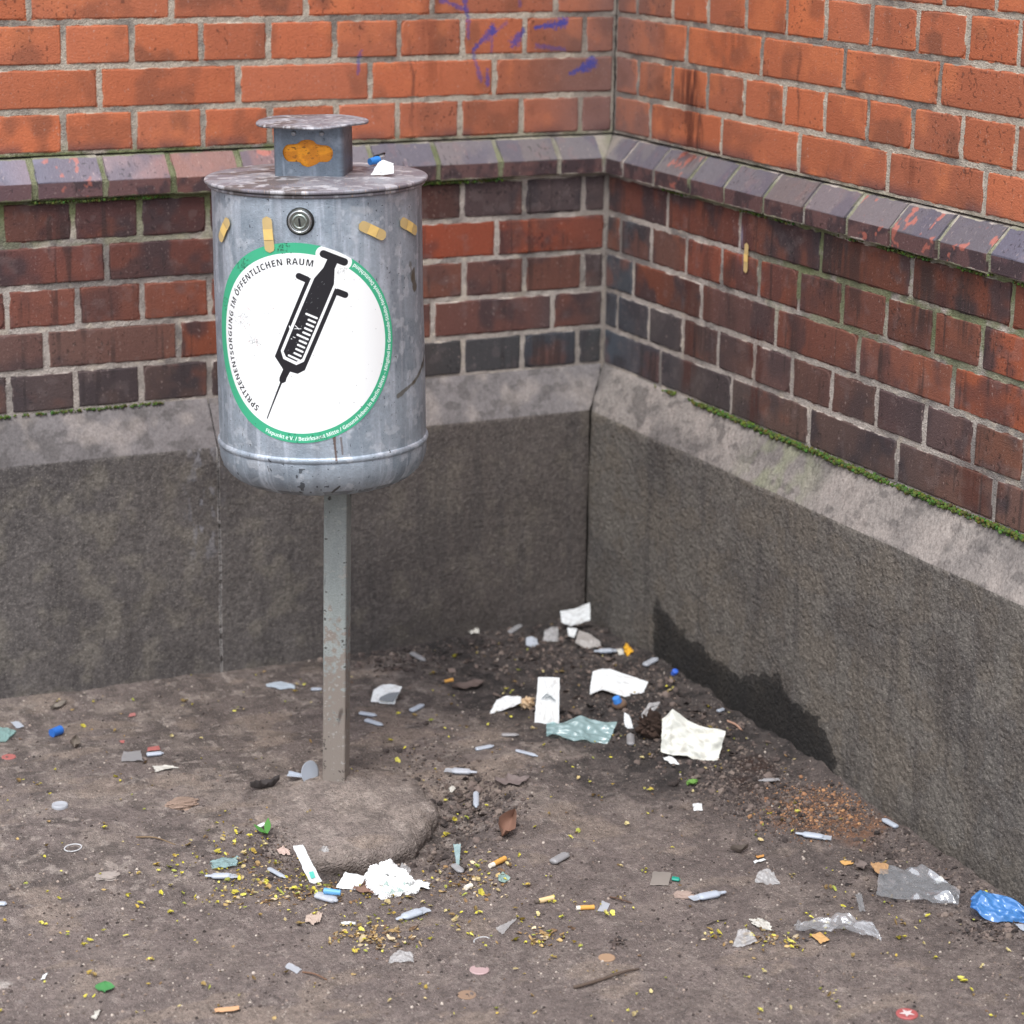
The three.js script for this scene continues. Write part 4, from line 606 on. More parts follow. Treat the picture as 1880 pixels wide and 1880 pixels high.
function twig(label, pts, r0, r1, c, lift = 0) { const P = pts.map((q) => { const p = hit(q[0], q[1]); p.y += r0 * 0.8 + (q[2] || 0) + lift; return p; }), o = ctr(P), cu = new THREE.CatmullRomCurve3(P.map((p) => p.clone().sub(o))), g = new THREE.TubeGeometry(cu, 30, 1, 8), ps = g.attributes.position; for (let i = 0; i < ps.count; i++) { const k = Math.floor(i / 9), t = k / 30, q = cu.getPointAt(Math.min(1, t)), r = lerp(r0, r1, t) * (0.8 + 0.5 * vn(t * 20 + pts[0][0], (i % 9) * 0.7)); ps.setXYZ(i, q.x + (ps.getX(i) - q.x) * r, q.y + (ps.getY(i) - q.y) * r, q.z + (ps.getZ(i) - q.z) * r); } g.computeVertexNormals(); const m = msh('twig', g, c); m.position.copy(o); return tag(m, label, 'twig'); }

// ---------------------------------------------------------------- litter in the hollow in front of the footing
{
  const strip = sheet('test_strip', 'white cardboard test strip with green window leaning against the footing', 'test strip', [[537, 1553], [556, 1551]], [[570, 1624], [591, 1618]], paperMat, { lean: 58, amp: 0.0005, folds: 2, foot: [580, 1621], nx: 6, ny: 12, raise: 0.012 });
  const G = hit(580, 1621), n = V(FWD.x, 0, FWD.z).normalize().multiplyScalar(-Math.sin(58 * D2R)).addScaledVector(UP, Math.cos(58 * D2R)); G.y += 0.014; G.addScaledVector(n, 0.0012);
  const W = [[567, 1601], [575, 1599], [579, 1611], [571, 1613]].map((p) => onPlane(p[0], p[1], G, n).sub(strip.position)), g = grid(2, 2, (u, v) => { const p = W[0].clone().lerp(W[1], u).lerp(W[3].clone().lerp(W[2], u), v); return [p.x, p.y, p.z]; });
  msh('window', g, std({ color: col(64, 178, 160), roughness: 0.5, side: THREE.DoubleSide }), strip);
}
{
  const p = hit(722, 1628), gs = []; const r = rng(31);
  for (const [px, py, s, up] of [[680, 1610, 0.011, 0.012], [690, 1604, 0.012, 0.018], [706, 1604, 0.013, 0.02], [722, 1606, 0.012, 0.019], [736, 1608, 0.011, 0.015], [748, 1614, 0.01, 0.011], [686, 1618, 0.012, 0.007], [702, 1616, 0.012, 0.011], [718, 1618, 0.012, 0.01], [732, 1619, 0.012, 0.008], [694, 1626, 0.01, 0.004], [712, 1628, 0.011, 0.005], [728, 1628, 0.009, 0.003], [746, 1624, 0.009, 0.004], [760, 1624, 0.008, 0.004], [714, 1596, 0.009, 0.022], [704, 1634, 0.008, 0.002]]) { const q = hit(px, py + 14); const g = lump(20, s, px, 2.9, 0.34, 1, 0.85, 0.9); g.rotateY(r() * 6); g.translate(q.x - p.x, q.y - p.y + up, q.z - p.z); gs.push(g); }
  const m = msh('crumpled_tissue', mergeGeometries(gs), std({ color: new THREE.Color(0.84, 0.84, 0.82), roughness: 0.95 })); m.position.copy(p); tag(m, 'crumpled white tissue wadded in the hollow before the footing', 'tissue');
}
sheet('swab_wrapper', 'white square swab paper beside the crumpled tissue', 'paper', [[634, 1601], [673, 1609]], [[616, 1630], [656, 1634]], paperMat, { lean: 35, amp: 0.0016, foot: [640, 1634] });
sheet('brown_paper', 'torn brown paper under the crumpled tissue', 'paper', [[672, 1622], [690, 1632]], [[645, 1640], [688, 1644]], std({ color: col(120, 92, 78), roughness: 0.95, side: THREE.DoubleSide }), { amp: 0.003, lift: 0.004, ragged: 0.006 });
sheet('plastic_wrapper', 'crinkled clear greenish wrapper at the foot of the tissue wad', 'wrapper', [[712, 1622], [735, 1618], [752, 1632]], [[700, 1648], [725, 1650], [752, 1640]], plastic(190, 206, 200, { transmission: 0.6, roughness: 0.2 }), { amp: 0.008, folds: 9, lift: 0.008, nx: 30, ny: 22 });
sheet('paper_scrap', 'ragged white paper end at the right of the tissue wad', 'paper', [[748, 1622], [772, 1622], [788, 1626]], [[752, 1634], [772, 1636], [787, 1637]], paperMat, { amp: 0.004, folds: 7, lift: 0.004, ragged: 0.004 });
sheet('twisted_wrapper', 'twisted grey clear wrapper upright behind the test strip', 'wrapper', [[592, 1553], [600, 1553], [604, 1560]], [[572, 1578], [585, 1601], [606, 1588]], filmMilky, { lean: 55, amp: 0.006, folds: 7, foot: [585, 1600], nx: 24, ny: 20 });
sheet('plastic_shard', 'clear split plastic sticking up behind the tissue wad', 'plastic scrap', [[738, 1584], [748, 1590], [756, 1596]], [[728, 1608], [740, 1612], [746, 1612]], filmMilky, { lean: 70, amp: 0.004, folds: 5, foot: [738, 1614] });
{
  const g = ampoule('clear plastic wrapper with blue cap below the test strip', [580, 1648], [620, 1660], 17, { name: 'needle_wrapper', category: 'needle wrapper', group: null, stub: true, mat: clearMat });
  const c = new THREE.CylinderGeometry(0.005, 0.0042, 0.026, 16); c.rotateZ(Math.PI / 2); c.rotateY(0.35); c.translate(0.006, 0.009, -0.006); msh('blue_cap', c, plastic(112, 180, 226, { transmission: 0.25 }), g);
}
ampoule('flat clear ampoule below the small teal plastic rag', [437, 1613], [376, 1613], 15);
sheet('teal_rag', 'small torn teal plastic rag above a flat ampoule', 'plastic scrap', [[386, 1586], [410, 1580], [440, 1580]], [[388, 1598], [412, 1597], [436, 1592]], tealFilm, { amp: 0.005, folds: 7, lift: 0.004, ragged: 0.008 });
ampoule('ampoule lying askew on yellow blossoms below the tissue wad', [786, 1674], [727, 1694], 17);
ampoule('narrow tube beside the left of the test strip', [493, 1597], [524, 1615], 9, { name: 'plastic_tube', category: 'tube', stub: true, group: null });
{
  const g = ampoule('clear cap with teal ribbon standing at the right edge of the hollow', [833, 1592], [849, 1606], 13, { name: 'capped_ribbon', category: 'cap', stub: true, mat: greyClear, group: null });
  const a = hit(841, 1594), T = [[832, 1550], [846, 1549]], n = V(FWD.x, 0, FWD.z).normalize().multiplyScalar(-0.9).addScaledVector(UP, 0.436).normalize(), inv = g.quaternion.clone().invert(), loc = (p) => onPlane(p[0], p[1], a, n).sub(g.position).applyQuaternion(inv);
  const t = T.map(loc), b = [[838, 1590], [843, 1590]].map(loc), cr = creaseFn(4, 0.003, 5); msh('ribbon', grid(8, 16, (u, v) => { const p = t[0].clone().lerp(t[1], u).lerp(b[0].clone().lerp(b[1], u), v); return [p.x, p.y + cr(u, v), p.z]; }), tealFilm, g);
}
butt('white cigarette end beside the capped teal ribbon', [854, 1634], [868, 1628], 0.0085, { mat: whiteStub });
butt('orange cigarette end at the right edge of the hollow', [927, 1580], [899, 1594], 0.009, { end: whiteStub });
butt('pale flattened cigarette end on trodden earth below the grey vial', [1016, 1652], [982, 1660], 0.0085, { mat: palefilter });
butt('tan cigarette end touching a clear plastic chip', [1091, 1669], [1058, 1671], 0.008, { end: whiteStub });
chip('plastic_chip', 'upright clear chip beside the tan cigarette end', 'plastic chip', [[1106, 1656], [1120, 1662], [1113, 1676], [1097, 1675]], clearMat);
ampoule('grey clouded vial on its own right of the orange cigarette end', [1014, 1588], [1043, 1572], 16, { name: 'grey_vial', category: 'vial', stub: true, mat: greyClear, group: null });
ampoule('white stub of cap beside a small green sprig', [472, 1528], [488, 1520], 8, { name: 'tube_stub', category: 'tube', stub: true, mat: std({ color: col(226, 228, 228), roughness: 0.5 }), group: null, lift: 0.006 });
{
  const g = thing('green_sprig', 'small fresh green sprig at the left rim of the footing', 'leaf', hit(490, 1536)); const m = leafMat(70, 124, 52);
  for (const [t, l, ry] of [[0.3, 0.02, 1.1], [1.2, 0.024, 2.3], [-0.6, 0.018, 4]]) { const lf = grid(8, 5, (u, v) => [u * l, 0.004 + u * 0.02 * Math.sin(t + 1.2), (v - 0.5) * 0.011 * Math.sin(Math.PI * Math.max(0.05, Math.min(0.97, u)))]); lf.rotateY(ry); msh('leaflet', lf, m, g); }
}
// syringe plunger: thin cross-ribbed rod and round thumb rest
{
  const p0 = hit(530, 1432), p1 = hit(566, 1438), { q, L, mid } = frameAt(p0, p1), g = thing('syringe_plunger', 'translucent syringe plunger with round thumb rest at the foot of the post', 'plunger', mid.clone().add(V(0, 0.012, 0))); g.quaternion.copy(q);
  const a = new THREE.BoxGeometry(L, 0.0018, 0.02, 4), b = new THREE.BoxGeometry(L, 0.009, 0.0018, 4); for (const q of [a, b]) { const p = q.attributes.position; for (let i = 0; i < p.count; i++) { const k = 0.78 - 0.5 * p.getX(i) / L; p.setY(i, p.getY(i) * k); p.setZ(i, p.getZ(i) * k); } q.computeVertexNormals(); } msh('rod', mergeGeometries([a, b]), milkMat, g);
  
  const d = new THREE.LatheGeometry([[0, -0.001], [0.014, -0.0012], [0.0195, 0.0005], [0.0205, 0.0025], [0.0185, 0.0016], [0, 0.0015]].map(([r, y]) => new THREE.Vector2(r, y)), 32); d.rotateZ(-Math.PI / 2); d.rotateZ(0.3); d.rotateY(-0.5); d.translate(L / 2 + 0.001, 0.008, 0); msh('thumb_rest', d, milkMat, g);
}
leaf('dead_leaf', 'dark grey shrivelled leaf lying left of the plunger', 487, 1447, 0.055, 0.022, 0.1, leafMat(64, 58, 56), { ragged: 1.2, curl: 0.012, teeth: 0.5 });
leaf('dead_leaf', 'brown curled leaf standing right of the hollow', 928, 1526, 0.05, 0.03, 0.8, leafMat(122, 90, 74), { curl: 0.022, rx: 0.5, ragged: 0.7 });
leaf('dead_leaf', 'grey flat leaf on the dark soil between two ampoules', 940, 1438, 0.06, 0.034, -0.3, leafMat(112, 100, 96), { ragged: 1.1, curl: 0.006, teeth: 0.4 });
leaf('dead_leaf', 'small grey brown leaf near the blue bottle cap', 137, 1370, 0.026, 0.018, 1.2, leafMat(108, 98, 88), { curl: 0.01, rx: 0.4 });
leaf('green_leaf', 'fresh green leaf lying alone on bare earth', 192, 1816, 0.03, 0.026, 1.3, leafMat(62, 122, 66), { curl: 0.002, bump: 0.002 });
leaf('dead_leaf', 'black curled leaf fragment with pale edge right of the grey vial', 1357, 1566, 0.032, 0.011, -0.1, leafMat(92, 82, 74), { curl: 0.01 });
leaf('green_leaf', 'little green seedling on the dark soil below the big napkin', 1270, 1441, 0.026, 0.018, 0.4, leafMat(98, 138, 62), { curl: 0.004, teeth: 0.6 });
leaf('dead_leaf', 'brown grey leaf beside the right-hand tan cardboard bits', 1580, 1595, 0.03, 0.018, 1.3, leafMat(112, 100, 94), { ragged: 0.8 });
leaf('dead_leaf', 'flat brown bark-like leaf on the earth under the orange butt', 860, 1262, 0.07, 0.045, 0.1, leafMat(98, 84, 78), { ragged: 0.9, curl: 0.006 });
leaf('dead_leaf', 'long grey leaf lying by the foot of the granite at far left', 108, 1298, 0.05, 0.012, 0.7, leafMat(128, 120, 110), { ragged: 0.3, curl: 0.004 });

// ---------------------------------------------------------------- ampoules and plastic bits elsewhere on the earth
ampoule('clear ampoule with pointed tip on earth right of the footing', [816, 1419], [876, 1423], 17, { mat: clearMat });
ampoule('milky ampoule lying alone in front of the teal cap', [1268, 1656], [1333, 1643], 17);
ampoule('long ampoule at the lower edge of the rusty brown grit', [1526, 1544], [1460, 1534], 15);
ampoule('dirty ampoule half sunk above the rusty brown grit', [1431, 1434], [1392, 1440], 10, { mat: greyClear });
ampoule('short ampoule against the foot of the right granite wall', [1646, 1522], [1620, 1507], 12, { stub: true });
ampoule('small upright ampoule on dark earth right of the footing', [874, 1457], [874, 1486], 10, { stub: true });
ampoule('short flat white stub behind the pointed clear ampoule', [873, 1379], [907, 1372], 11, { stub: true });
ampoule('thin slanting tube stub right of the short white stub', [947, 1380], [988, 1391], 9, { stub: true });
ampoule('grey dusty stub above the short white stub', [921, 1352], [953, 1352], 10, { stub: true, mat: greyClear });
ampoule('slanted stub between the windowed packet and the leaf', [754, 1309], [778, 1297], 13, { stub: true });
ampoule('upper of two white stubs right of the post', [660, 1312], [692, 1317], 11, { stub: true });
ampoule('lower of two white stubs right of the post', [671, 1325], [703, 1335], 12, { stub: true });
ampoule('slanted grey stub near the granite right of the post', [755, 1203], [781, 1217], 13, { stub: true, mat: greyClear });
ampoule('white cap beside a red plastic flake', [269, 1389], [301, 1386], 12, { stub: true });
ampoule('small white cap just left of the post', [571, 1268], [592, 1268], 10, { stub: true });
ampoule('white cap cut by the left edge of the photograph', [-6, 1662], [13, 1663], 10, { stub: true });
ampoule('grey tube stub standing below the teal bag', [1158, 1371], [1157, 1351], 14, { stub: true, mat: greyClear });
ampoule('long milky ampoule lying before the bent white paper', [1134, 1198], [1090, 1207], 15, { mat: milkMat });
ampoule('clear broken cap against the right granite below the corner', [1183, 1225], [1207, 1212], 14, { stub: true, mat: clearMat });
ampoule('short tube stub at the back of the heap under the left granite', [935, 1165], [958, 1150], 13, { stub: true, mat: greyClear });
ampoule('white chip beside the napkin near the wet granite', [1318, 1308], [1330, 1304], 9, { stub: true });
chip('plastic_chip', 'clear flat chip on the bare earth near the lower edge', 'plastic chip', [[530, 1770], [554, 1782], [545, 1790], [522, 1778]], clearMat);
chip('plastic_chip', 'grey clouded flake beside the white cap and red flake', 'plastic chip', [[226, 1384], [258, 1380], [262, 1400], [222, 1400]], greyClear, { amp: 0.003 });
chip('plastic_chip', 'clear bluish chip above the teal scrap at the left edge', 'plastic chip', [[20, 1328], [34, 1326], [44, 1336], [30, 1340]], milkMat);
chip('paper_slip', 'narrow white slip on trodden earth above the milky film scrap', 'paper', [[1383, 1584], [1402, 1578], [1407, 1581], [1386, 1588]], paperMat);
chip('paper_square', 'tiny white square below the green seedling', 'paper', [[1272, 1478], [1288, 1477], [1290, 1490], [1273, 1491]], paperMat);
chip('plastic_chip', 'grey square of plastic beside the teal cap', 'plastic chip', [[1199, 1602], [1233, 1605], [1227, 1628], [1193, 1628]], plastic(142, 134, 126, { transmission: 0.15 }));
ampoule('small teal cap beside the grey plastic square', [1233, 1616], [1249, 1619], 11, { name: 'needle_sheath', category: 'cap', stub: true, group: null, mat: std({ color: col(24, 138, 118), roughness: 0.4 }) });
chip('paper_scrap', 'torn greyish paper with a white point left of the plunger', 'paper', [[281, 1408], [300, 1408], [330, 1412], [285, 1419]], dirtyPaper, { amp: 0.004, ragged: 0.006 });
chip('paper_scrap', 'small white scrap between ampoule and hollow on yellow blossoms', 'paper', [[626, 1696], [652, 1695], [653, 1699], [628, 1700]], paperMat);
chip('paper_scrap', 'small white sliver near the lower left of the earth', 'paper', [[80, 1792], [88, 1788], [82, 1800], [75, 1801]], paperMat);
chip('paper_scrap', 'white feathery scrap at the bottom edge', 'paper', [[178, 1858], [186, 1857], [176, 1876], [167, 1872]], dirtyPaper, { amp: 0.004, ragged: 0.004 });
sheet('wrapper', 'clear needle wrapper with dark backing left of the post', 'wrapper', [[487, 1258], [515, 1253], [541, 1260]], [[490, 1263], [515, 1268], [541, 1266]], plastic(206, 218, 228, { transmission: 0.4 }), { amp: 0.003, folds: 5 });
sheet('wrapper', 'thin white wrapper against the left granite wall', 'wrapper', [[440, 1212], [462, 1211], [480, 1214]], [[444, 1216], [462, 1220], [478, 1220]], filmMilky, { amp: 0.004, folds: 5 });
sheet('teal_scrap', 'greenish clear scrap at the left edge of the earth', 'plastic scrap', [[-8, 1338], [14, 1338], [30, 1345]], [[-8, 1364], [10, 1364], [24, 1352]], plastic(160, 196, 190, { transmission: 0.5 }), { amp: 0.005, folds: 6 });
const ringMat = plastic(226, 226, 226, { transmission: 0.35 });
function ovalRing(name, label, px, py, r, tube, ry = 0) { const p = hit(px, py), g = new THREE.TorusGeometry(r, tube, 8, 40); g.rotateX(Math.PI / 2); const m = msh(name, g, ringMat); m.position.copy(p).add(V(0, tube * 0.6, 0)); m.scale.set(1, 1, 0.8); m.rotation.set(0.1, ry, 0.06); return tag(m, label, 'ring'); }
ovalRing('clear_ring', 'thin clear plastic ring pressed in the earth left of the leafy hollow', 134, 1557, 0.0135, 0.001);
ovalRing('clear_ring', 'broken clear ring half sunk near the lower middle', 885, 1728, 0.0125, 0.0009);
disc('bottle_cap', 'clear round cap with raised rim on the earth below the pale stone', 'cap', 110, 1481, 0.0135, clearMat, { h: 0.006 });
disc('clear_disc', 'pinkish clear disc pressed flat near the lower middle', 'disc', 880, 1781, 0.0145, plastic(206, 176, 174, { transmission: 0.35 }), { h: 0.0022 });
const redMat = std({ color: col(158, 92, 86), roughness: 0.75 });
disc('red_disc', 'faded red disc at the left edge below the greenish scrap', 'disc', 16, 1390, 0.0125, redMat, { h: 0.002 });
chip('red_flake', 'faded red flake beside the white cap', 'plastic chip', [[272, 1374], [292, 1371], [294, 1379], [270, 1381]], redMat);
chip('red_flake', 'tiny red flake left of the white cap', 'plastic chip', [[219, 1362], [228, 1361], [229, 1366], [222, 1366]], redMat);
chip('red_flake', 'dull pink flake nearest the left granite wall', 'plastic chip', [[238, 1312], [248, 1310], [249, 1316], [236, 1318]], std({ color: col(158, 102, 96), roughness: 0.8 }));
{ // badge
  const b = disc('badge', 'red button badge with a white star near the bottom right', 'badge', 1665, 1863, 0.0155, std({ color: col(160, 82, 80), roughness: 0.5 }), { h: 0.0035 });
  const s = new THREE.Shape(); for (let i = 0; i < 10; i++) { const a = i * Math.PI / 5 + 0.3, r = i % 2 ? 0.0046 : 0.0112; i ? s.lineTo(Math.cos(a) * r, Math.sin(a) * r) : s.moveTo(Math.cos(a) * r, Math.sin(a) * r); } s.closePath(); const g = new THREE.ExtrudeGeometry(s, { depth: 0.0006, bevelEnabled: false }); g.rotateX(-Math.PI / 2); g.translate(0, 0.0031, 0); msh('star', g, std({ color: col(196, 184, 180), roughness: 0.6 }), b);
}
{ // blue screw cap on its side
  const p = hit(104, 1350), g = thing('bottle_cap', 'bright blue plastic cap lying near the left granite wall', 'cap', p.clone().add(V(0, 0.0075, 0))), m = plastic(50, 112, 196, { transmission: 0.15 }); g.rotation.set(0, 0.5, 0);
  const c = new THREE.CylinderGeometry(0.0078, 0.0084, 0.02, 24, 1, true); c.rotateZ(Math.PI / 2); msh('skirt', c, m, g); const t = new THREE.CylinderGeometry(0.0078, 0.0074, 0.002, 24); t.rotateZ(Math.PI / 2); t.translate(-0.0105, 0, 0); msh('top', t, m, g);
}
butt('orange cigarette end on the flat brown leaf', [832, 1251], [811, 1255], 0.0075);
chip('cardboard_bit', 'tan splinter of card at the bottom edge left of the middle', 'card', [[394, 1855], [439, 1850], [439, 1858], [395, 1863]], std({ color: col(196, 152, 112), roughness: 0.9, side: THREE.DoubleSide }), { amp: 0.002, lift: 0.003 });
chip('cardboard_bit', 'tan card bit beside the brown leaf near the crinkled silver wrapper', 'card', [[1541, 1584], [1564, 1582], [1567, 1588], [1550, 1591]], std({ color: col(206, 160, 96), roughness: 0.9, side: THREE.DoubleSide }));
chip('cardboard_bit', 'folded tan card under the clear crumpled bag', 'card', [[1489, 1722], [1505, 1716], [1523, 1730], [1507, 1738]], std({ color: col(188, 148, 96), roughness: 0.9, side: THREE.DoubleSide }), { amp: 0.004, lift: 0.004 });
chip('cardboard_bit', 'small orange card sliver above the white slip', 'card', [[1388, 1574], [1402, 1571], [1403, 1575], [1389, 1578]], std({ color: col(196, 140, 76), roughness: 0.9, side: THREE.DoubleSide }));
disc('gum_spot', 'tan flattened chewing gum near the twig', 'chewing gum', 1114, 1759, 0.0125, std({ color: col(150, 122, 96), roughness: 0.9 }), { h: 0.002, up: -0.0002 });
disc('gum_spot', 'dull flattened chewing gum at the lower middle', 'chewing gum', 857, 1827, 0.0135, std({ color: col(134, 110, 90), roughness: 0.9 }), { h: 0.0015, up: -0.0002 });
twig('thick knobbly twig at the lower right of the middle', [[1053, 1815], [1075, 1812, 0.002], [1110, 1800, 0.001], [1145, 1789, 0.002], [1172, 1781]], 0.0026, 0.0014, std({ color: col(84, 70, 60), roughness: 0.95 }));
twig('fine dry stalk at the left of the blossom heap', [[250, 1538], [285, 1541, 0.002], [322, 1552]], 0.0014, 0.0009, std({ color: col(118, 98, 74), roughness: 0.95 }));
twig('thin stalk running right from the clear chip at the bottom', [[556, 1786], [578, 1793, 0.003], [600, 1800]], 0.0014, 0.001, std({ color: col(112, 84, 66), roughness: 0.95 }));
twig('curved brown stalk beside the tan cigarette end', [[1120, 1648], [1136, 1656, 0.004], [1160, 1659]], 0.0014, 0.0008, std({ color: col(92, 70, 56), roughness: 0.95 }));
twig('dark straight stalk left of the milky film scrap', [[1298, 1699], [1315, 1694, 0.002], [1334, 1689]], 0.001, 0.0008, std({ color: col(60, 52, 48), roughness: 0.95 }));
{ const p = hit(334, 1476), g = lump(12, 0.03, 3, 2.2, 0.35, 1.0, 0.28, 0.75); const m = msh('stone', g, std({ color: col(178, 152, 134), roughness: 0.95, bumpMap: grainTex, bumpScale: 0.003 })); m.position.copy(p); tag(m, 'pale pinkish stone sunk in the earth left of the footing', 'stone'); }
{ const p = hit(198, 1608), g = lump(12, 0.02, 8, 2.2, 0.4, 1.0, 0.16, 0.8); const m = msh('stone', g, std({ color: col(150, 140, 132), roughness: 0.95 })); m.position.copy(p); tag(m, 'flat pale stone sunk in bare earth left of the blossoms', 'stone'); }
{ const p = hit(1254, 1643), g = lump(12, 0.018, 18, 2.2, 0.4, 1.0, 0.2, 0.8); const m = msh('stone', g, std({ color: col(158, 138, 126), roughness: 0.95 })); m.position.copy(p); tag(m, 'flat buff stone beside the milky ampoule and teal cap', 'stone'); }

// ---------------------------------------------------------------- papers and bags in the corner heap
sheet('swab_paper', 'white paper leaning upright in the very corner of the walls', 'paper', [[1028, 1122], [1055, 1118], [1083, 1106]], [[1031, 1143], [1048, 1150], [1084, 1138]], paperMat, { lean: 74, amp: 0.002, folds: 3, foot: [1050, 1158], raise: 0.006 });
sheet('paper_scrap', 'small white scrap beneath the paper in the corner', 'paper', [[1042, 1152], [1060, 1154]], [[1043, 1167], [1054, 1171]], paperMat, { lean: 60, amp: 0.001, foot: [1050, 1172] });
{
  const s = sheet('swab_packet', 'upright oblong white packet with small grey mark left of the teal bag', 'packet', [[988, 1243], [1008, 1243], [1028, 1244]], [[981, 1327], [1002, 1329], [1026, 1328]], paperMat, { lean: 62, amp: 0.0025, folds: 3, foot: [1003, 1330], nx: 14, ny: 22 });
  const G = hit(1003, 1330), n = V(FWD.x, 0, FWD.z).normalize().multiplyScalar(-Math.sin(62 * D2R)).addScaledVector(UP, Math.cos(62 * D2R)); G.y += 0.002; G.addScaledVector(n, 0.004);
  const L = (p) => onPlane(p[0], p[1], G, n).sub(s.position), bar = (a, b, w) => { const A = L(a), B = L(b), A2 = L([a[0], a[1] + w]), B2 = L([b[0], b[1] + w]); return grid(6, 1, (u, v) => { const p = A.clone().lerp(B, u).lerp(A2.clone().lerp(B2, u), v); return [p.x, p.y, p.z]; }); };
  msh('printed_mark', mergeGeometries([bar([995, 1281], [1004, 1273], 3), bar([1004, 1273], [1020, 1285], 2.5), bar([1001, 1281], [1013, 1277], 2)]), std({ color: col(120, 128, 130), roughness: 0.8, side: THREE.DoubleSide }), s);
}
sheet('bent_paper', 'white paper bent over behind the teal bag', 'paper', [[1088, 1233], [1104, 1229], [1119, 1228], [1150, 1239], [1190, 1251]], [[1082, 1275], [1096, 1270], [1106, 1266], [1135, 1276], [1174, 1289]], paperMat, { lean: 48, amp: 0.004, folds: 3, foot: [1130, 1280] });
sheet('napkin', 'big creased white paper napkin leaning over a brown clod', 'napkin', [[1216, 1318], [1234, 1305], [1265, 1322], [1300, 1334], [1333, 1342]], [[1213, 1380], [1235, 1386], [1262, 1386], [1286, 1401], [1317, 1398]], std({ map: paperTex, color: col(252, 250, 240), roughness: 0.9, side: THREE.DoubleSide }), { lean: 52, amp: 0.016, folds: 8, foot: [1265, 1396], nx: 44, ny: 32 });
{ const p = hit(1196, 1352), g = lump(20, 0.028, 12, 2.6, 0.5, 0.9, 1, 0.9); const m = msh('clod', g, std({ color: col(72, 54, 44), roughness: 0.95, bumpMap: grainTex, bumpScale: 0.004 })); m.position.copy(p).add(V(0, 0.018, 0)); tag(m, 'brown clod of matter behind the big napkin', 'clod'); }
sheet('film_edge', 'crinkled greyish film hanging over the brown clod', 'plastic film', [[1178, 1310], [1192, 1290], [1212, 1288]], [[1176, 1350], [1184, 1320], [1206, 1300]], filmMilky, { lean: 60, amp: 0.006, folds: 6, foot: [1184, 1350] });
sheet('curled_paper', 'curled white paper beside the upright packet', 'paper', [[912, 1284], [930, 1277], [957, 1279]], [[898, 1312], [925, 1304], [956, 1290]], paperMat, { lean: 32, amp: 0.004, folds: 3, foot: [920, 1309] });
{ const p = hit(968, 1298), g = lump(14, 0.014, 44, 3, 0.6, 1, 0.8, 0.8); const m = msh('crumpled_scrap', g, std({ color: col(206, 180, 146), roughness: 0.9 })); m.position.copy(p).add(V(0, 0.008, 0)); tag(m, 'small buff crumpled scrap between curled paper and upright packet', 'paper'); }
{
  const s = sheet('windowed_packet', 'white torn packet with grey window right of the post', 'packet', [[686, 1266], [702, 1257], [722, 1257], [738, 1261]], [[680, 1288], [695, 1290], [710, 1292], [724, 1293]], paperMat, { lean: 30, amp: 0.003, folds: 3, foot: [704, 1293] });
  const G = hit(704, 1293), n = V(FWD.x, 0, FWD.z).normalize().multiplyScalar(-0.5).addScaledVector(UP, 0.866); G.y += 0.002; G.addScaledVector(n, 0.004); const W = [[699, 1279], [714, 1272], [734, 1270], [722, 1289], [708, 1287], [694, 1285]].map((p) => onPlane(p[0], p[1], G, n).sub(s.position));
  msh('window', grid(6, 4, (u, v) => { const a = along([W[0], W[1], W[2]], u), b = along([W[5], W[4], W[3]], u), p = a.lerp(b, v); return [p.x, p.y, p.z]; }), plastic(120, 126, 130, { transmission: 0.2, roughness: 0.25 }), s);
}
sheet('teal_bag', 'crinkled translucent teal plastic bag before the upright packet', 'plastic bag', [[1003, 1331], [1030, 1322], [1060, 1316], [1090, 1319], [1133, 1328]], [[1003, 1350], [1030, 1356], [1062, 1362], [1085, 1366], [1114, 1366]], tealFilm, { lean: 24, amp: 0.012, folds: 10, foot: [1060, 1362], nx: 44, ny: 28 });
sheet('paper_shard', 'upright curved white shard right of the teal bag', 'paper', [[1146, 1308], [1154, 1312], [1158, 1320]], [[1146, 1330], [1152, 1338], [1163, 1337]], paperMat, { lean: 60, amp: 0.002, folds: 2, foot: [1154, 1338] });
sheet('paper_scrap', 'small white scrap just under the big napkin', 'paper', [[1217, 1393], [1232, 1391], [1240, 1397]], [[1220, 1398], [1232, 1403], [1248, 1407]], paperMat, { amp: 0.003, folds: 3 });
{ const p = hit(1137, 1300), g = thing('blue_stopper', 'brown round stopper with blue cap below the bent paper', 'stopper', p.clone().add(V(0, 0.008, 0))); const b = new THREE.SphereGeometry(0.0145, 24, 16); b.scale(1, 0.75, 0.8); msh('body', b, std({ color: col(122, 100, 84), roughness: 0.35 }), g); const c = new THREE.CylinderGeometry(0.007, 0.0085, 0.01, 20); c.rotateZ(0.4); c.translate(-0.008, 0.011, 0.004); msh('cap', c, plastic(72, 140, 220, { transmission: 0.1 }), g); }
disc('bottle_cap', 'small blue cap against the right granite wall', 'cap', 1237, 1237, 0.006, std({ color: col(58, 100, 196), roughness: 0.4 }), { h: 0.011, prof: [[0, 0.011], [0.005, 0.011], [0.0058, 0.0095], [0.006, 0]], rx: 0.6 });
sheet('paper_scrap', 'crumpled pinkish white scrap at the left end of the heap under the granite', 'paper', [[851, 1158], [865, 1156], [880, 1164]], [[855, 1164], [866, 1170], [879, 1168]], dirtyPaper, { amp: 0.005, folds: 5, lift: 0.005 });
sheet('plastic_scrap', 'grey clear crumpled film at the back of the corner heap', 'plastic scrap', [[1000, 1156], [1012, 1152], [1024, 1150]], [[996, 1180], [1010, 1178], [1026, 1178]], filmMilky, { lean: 50, amp: 0.006, folds: 7, foot: [1012, 1180] });
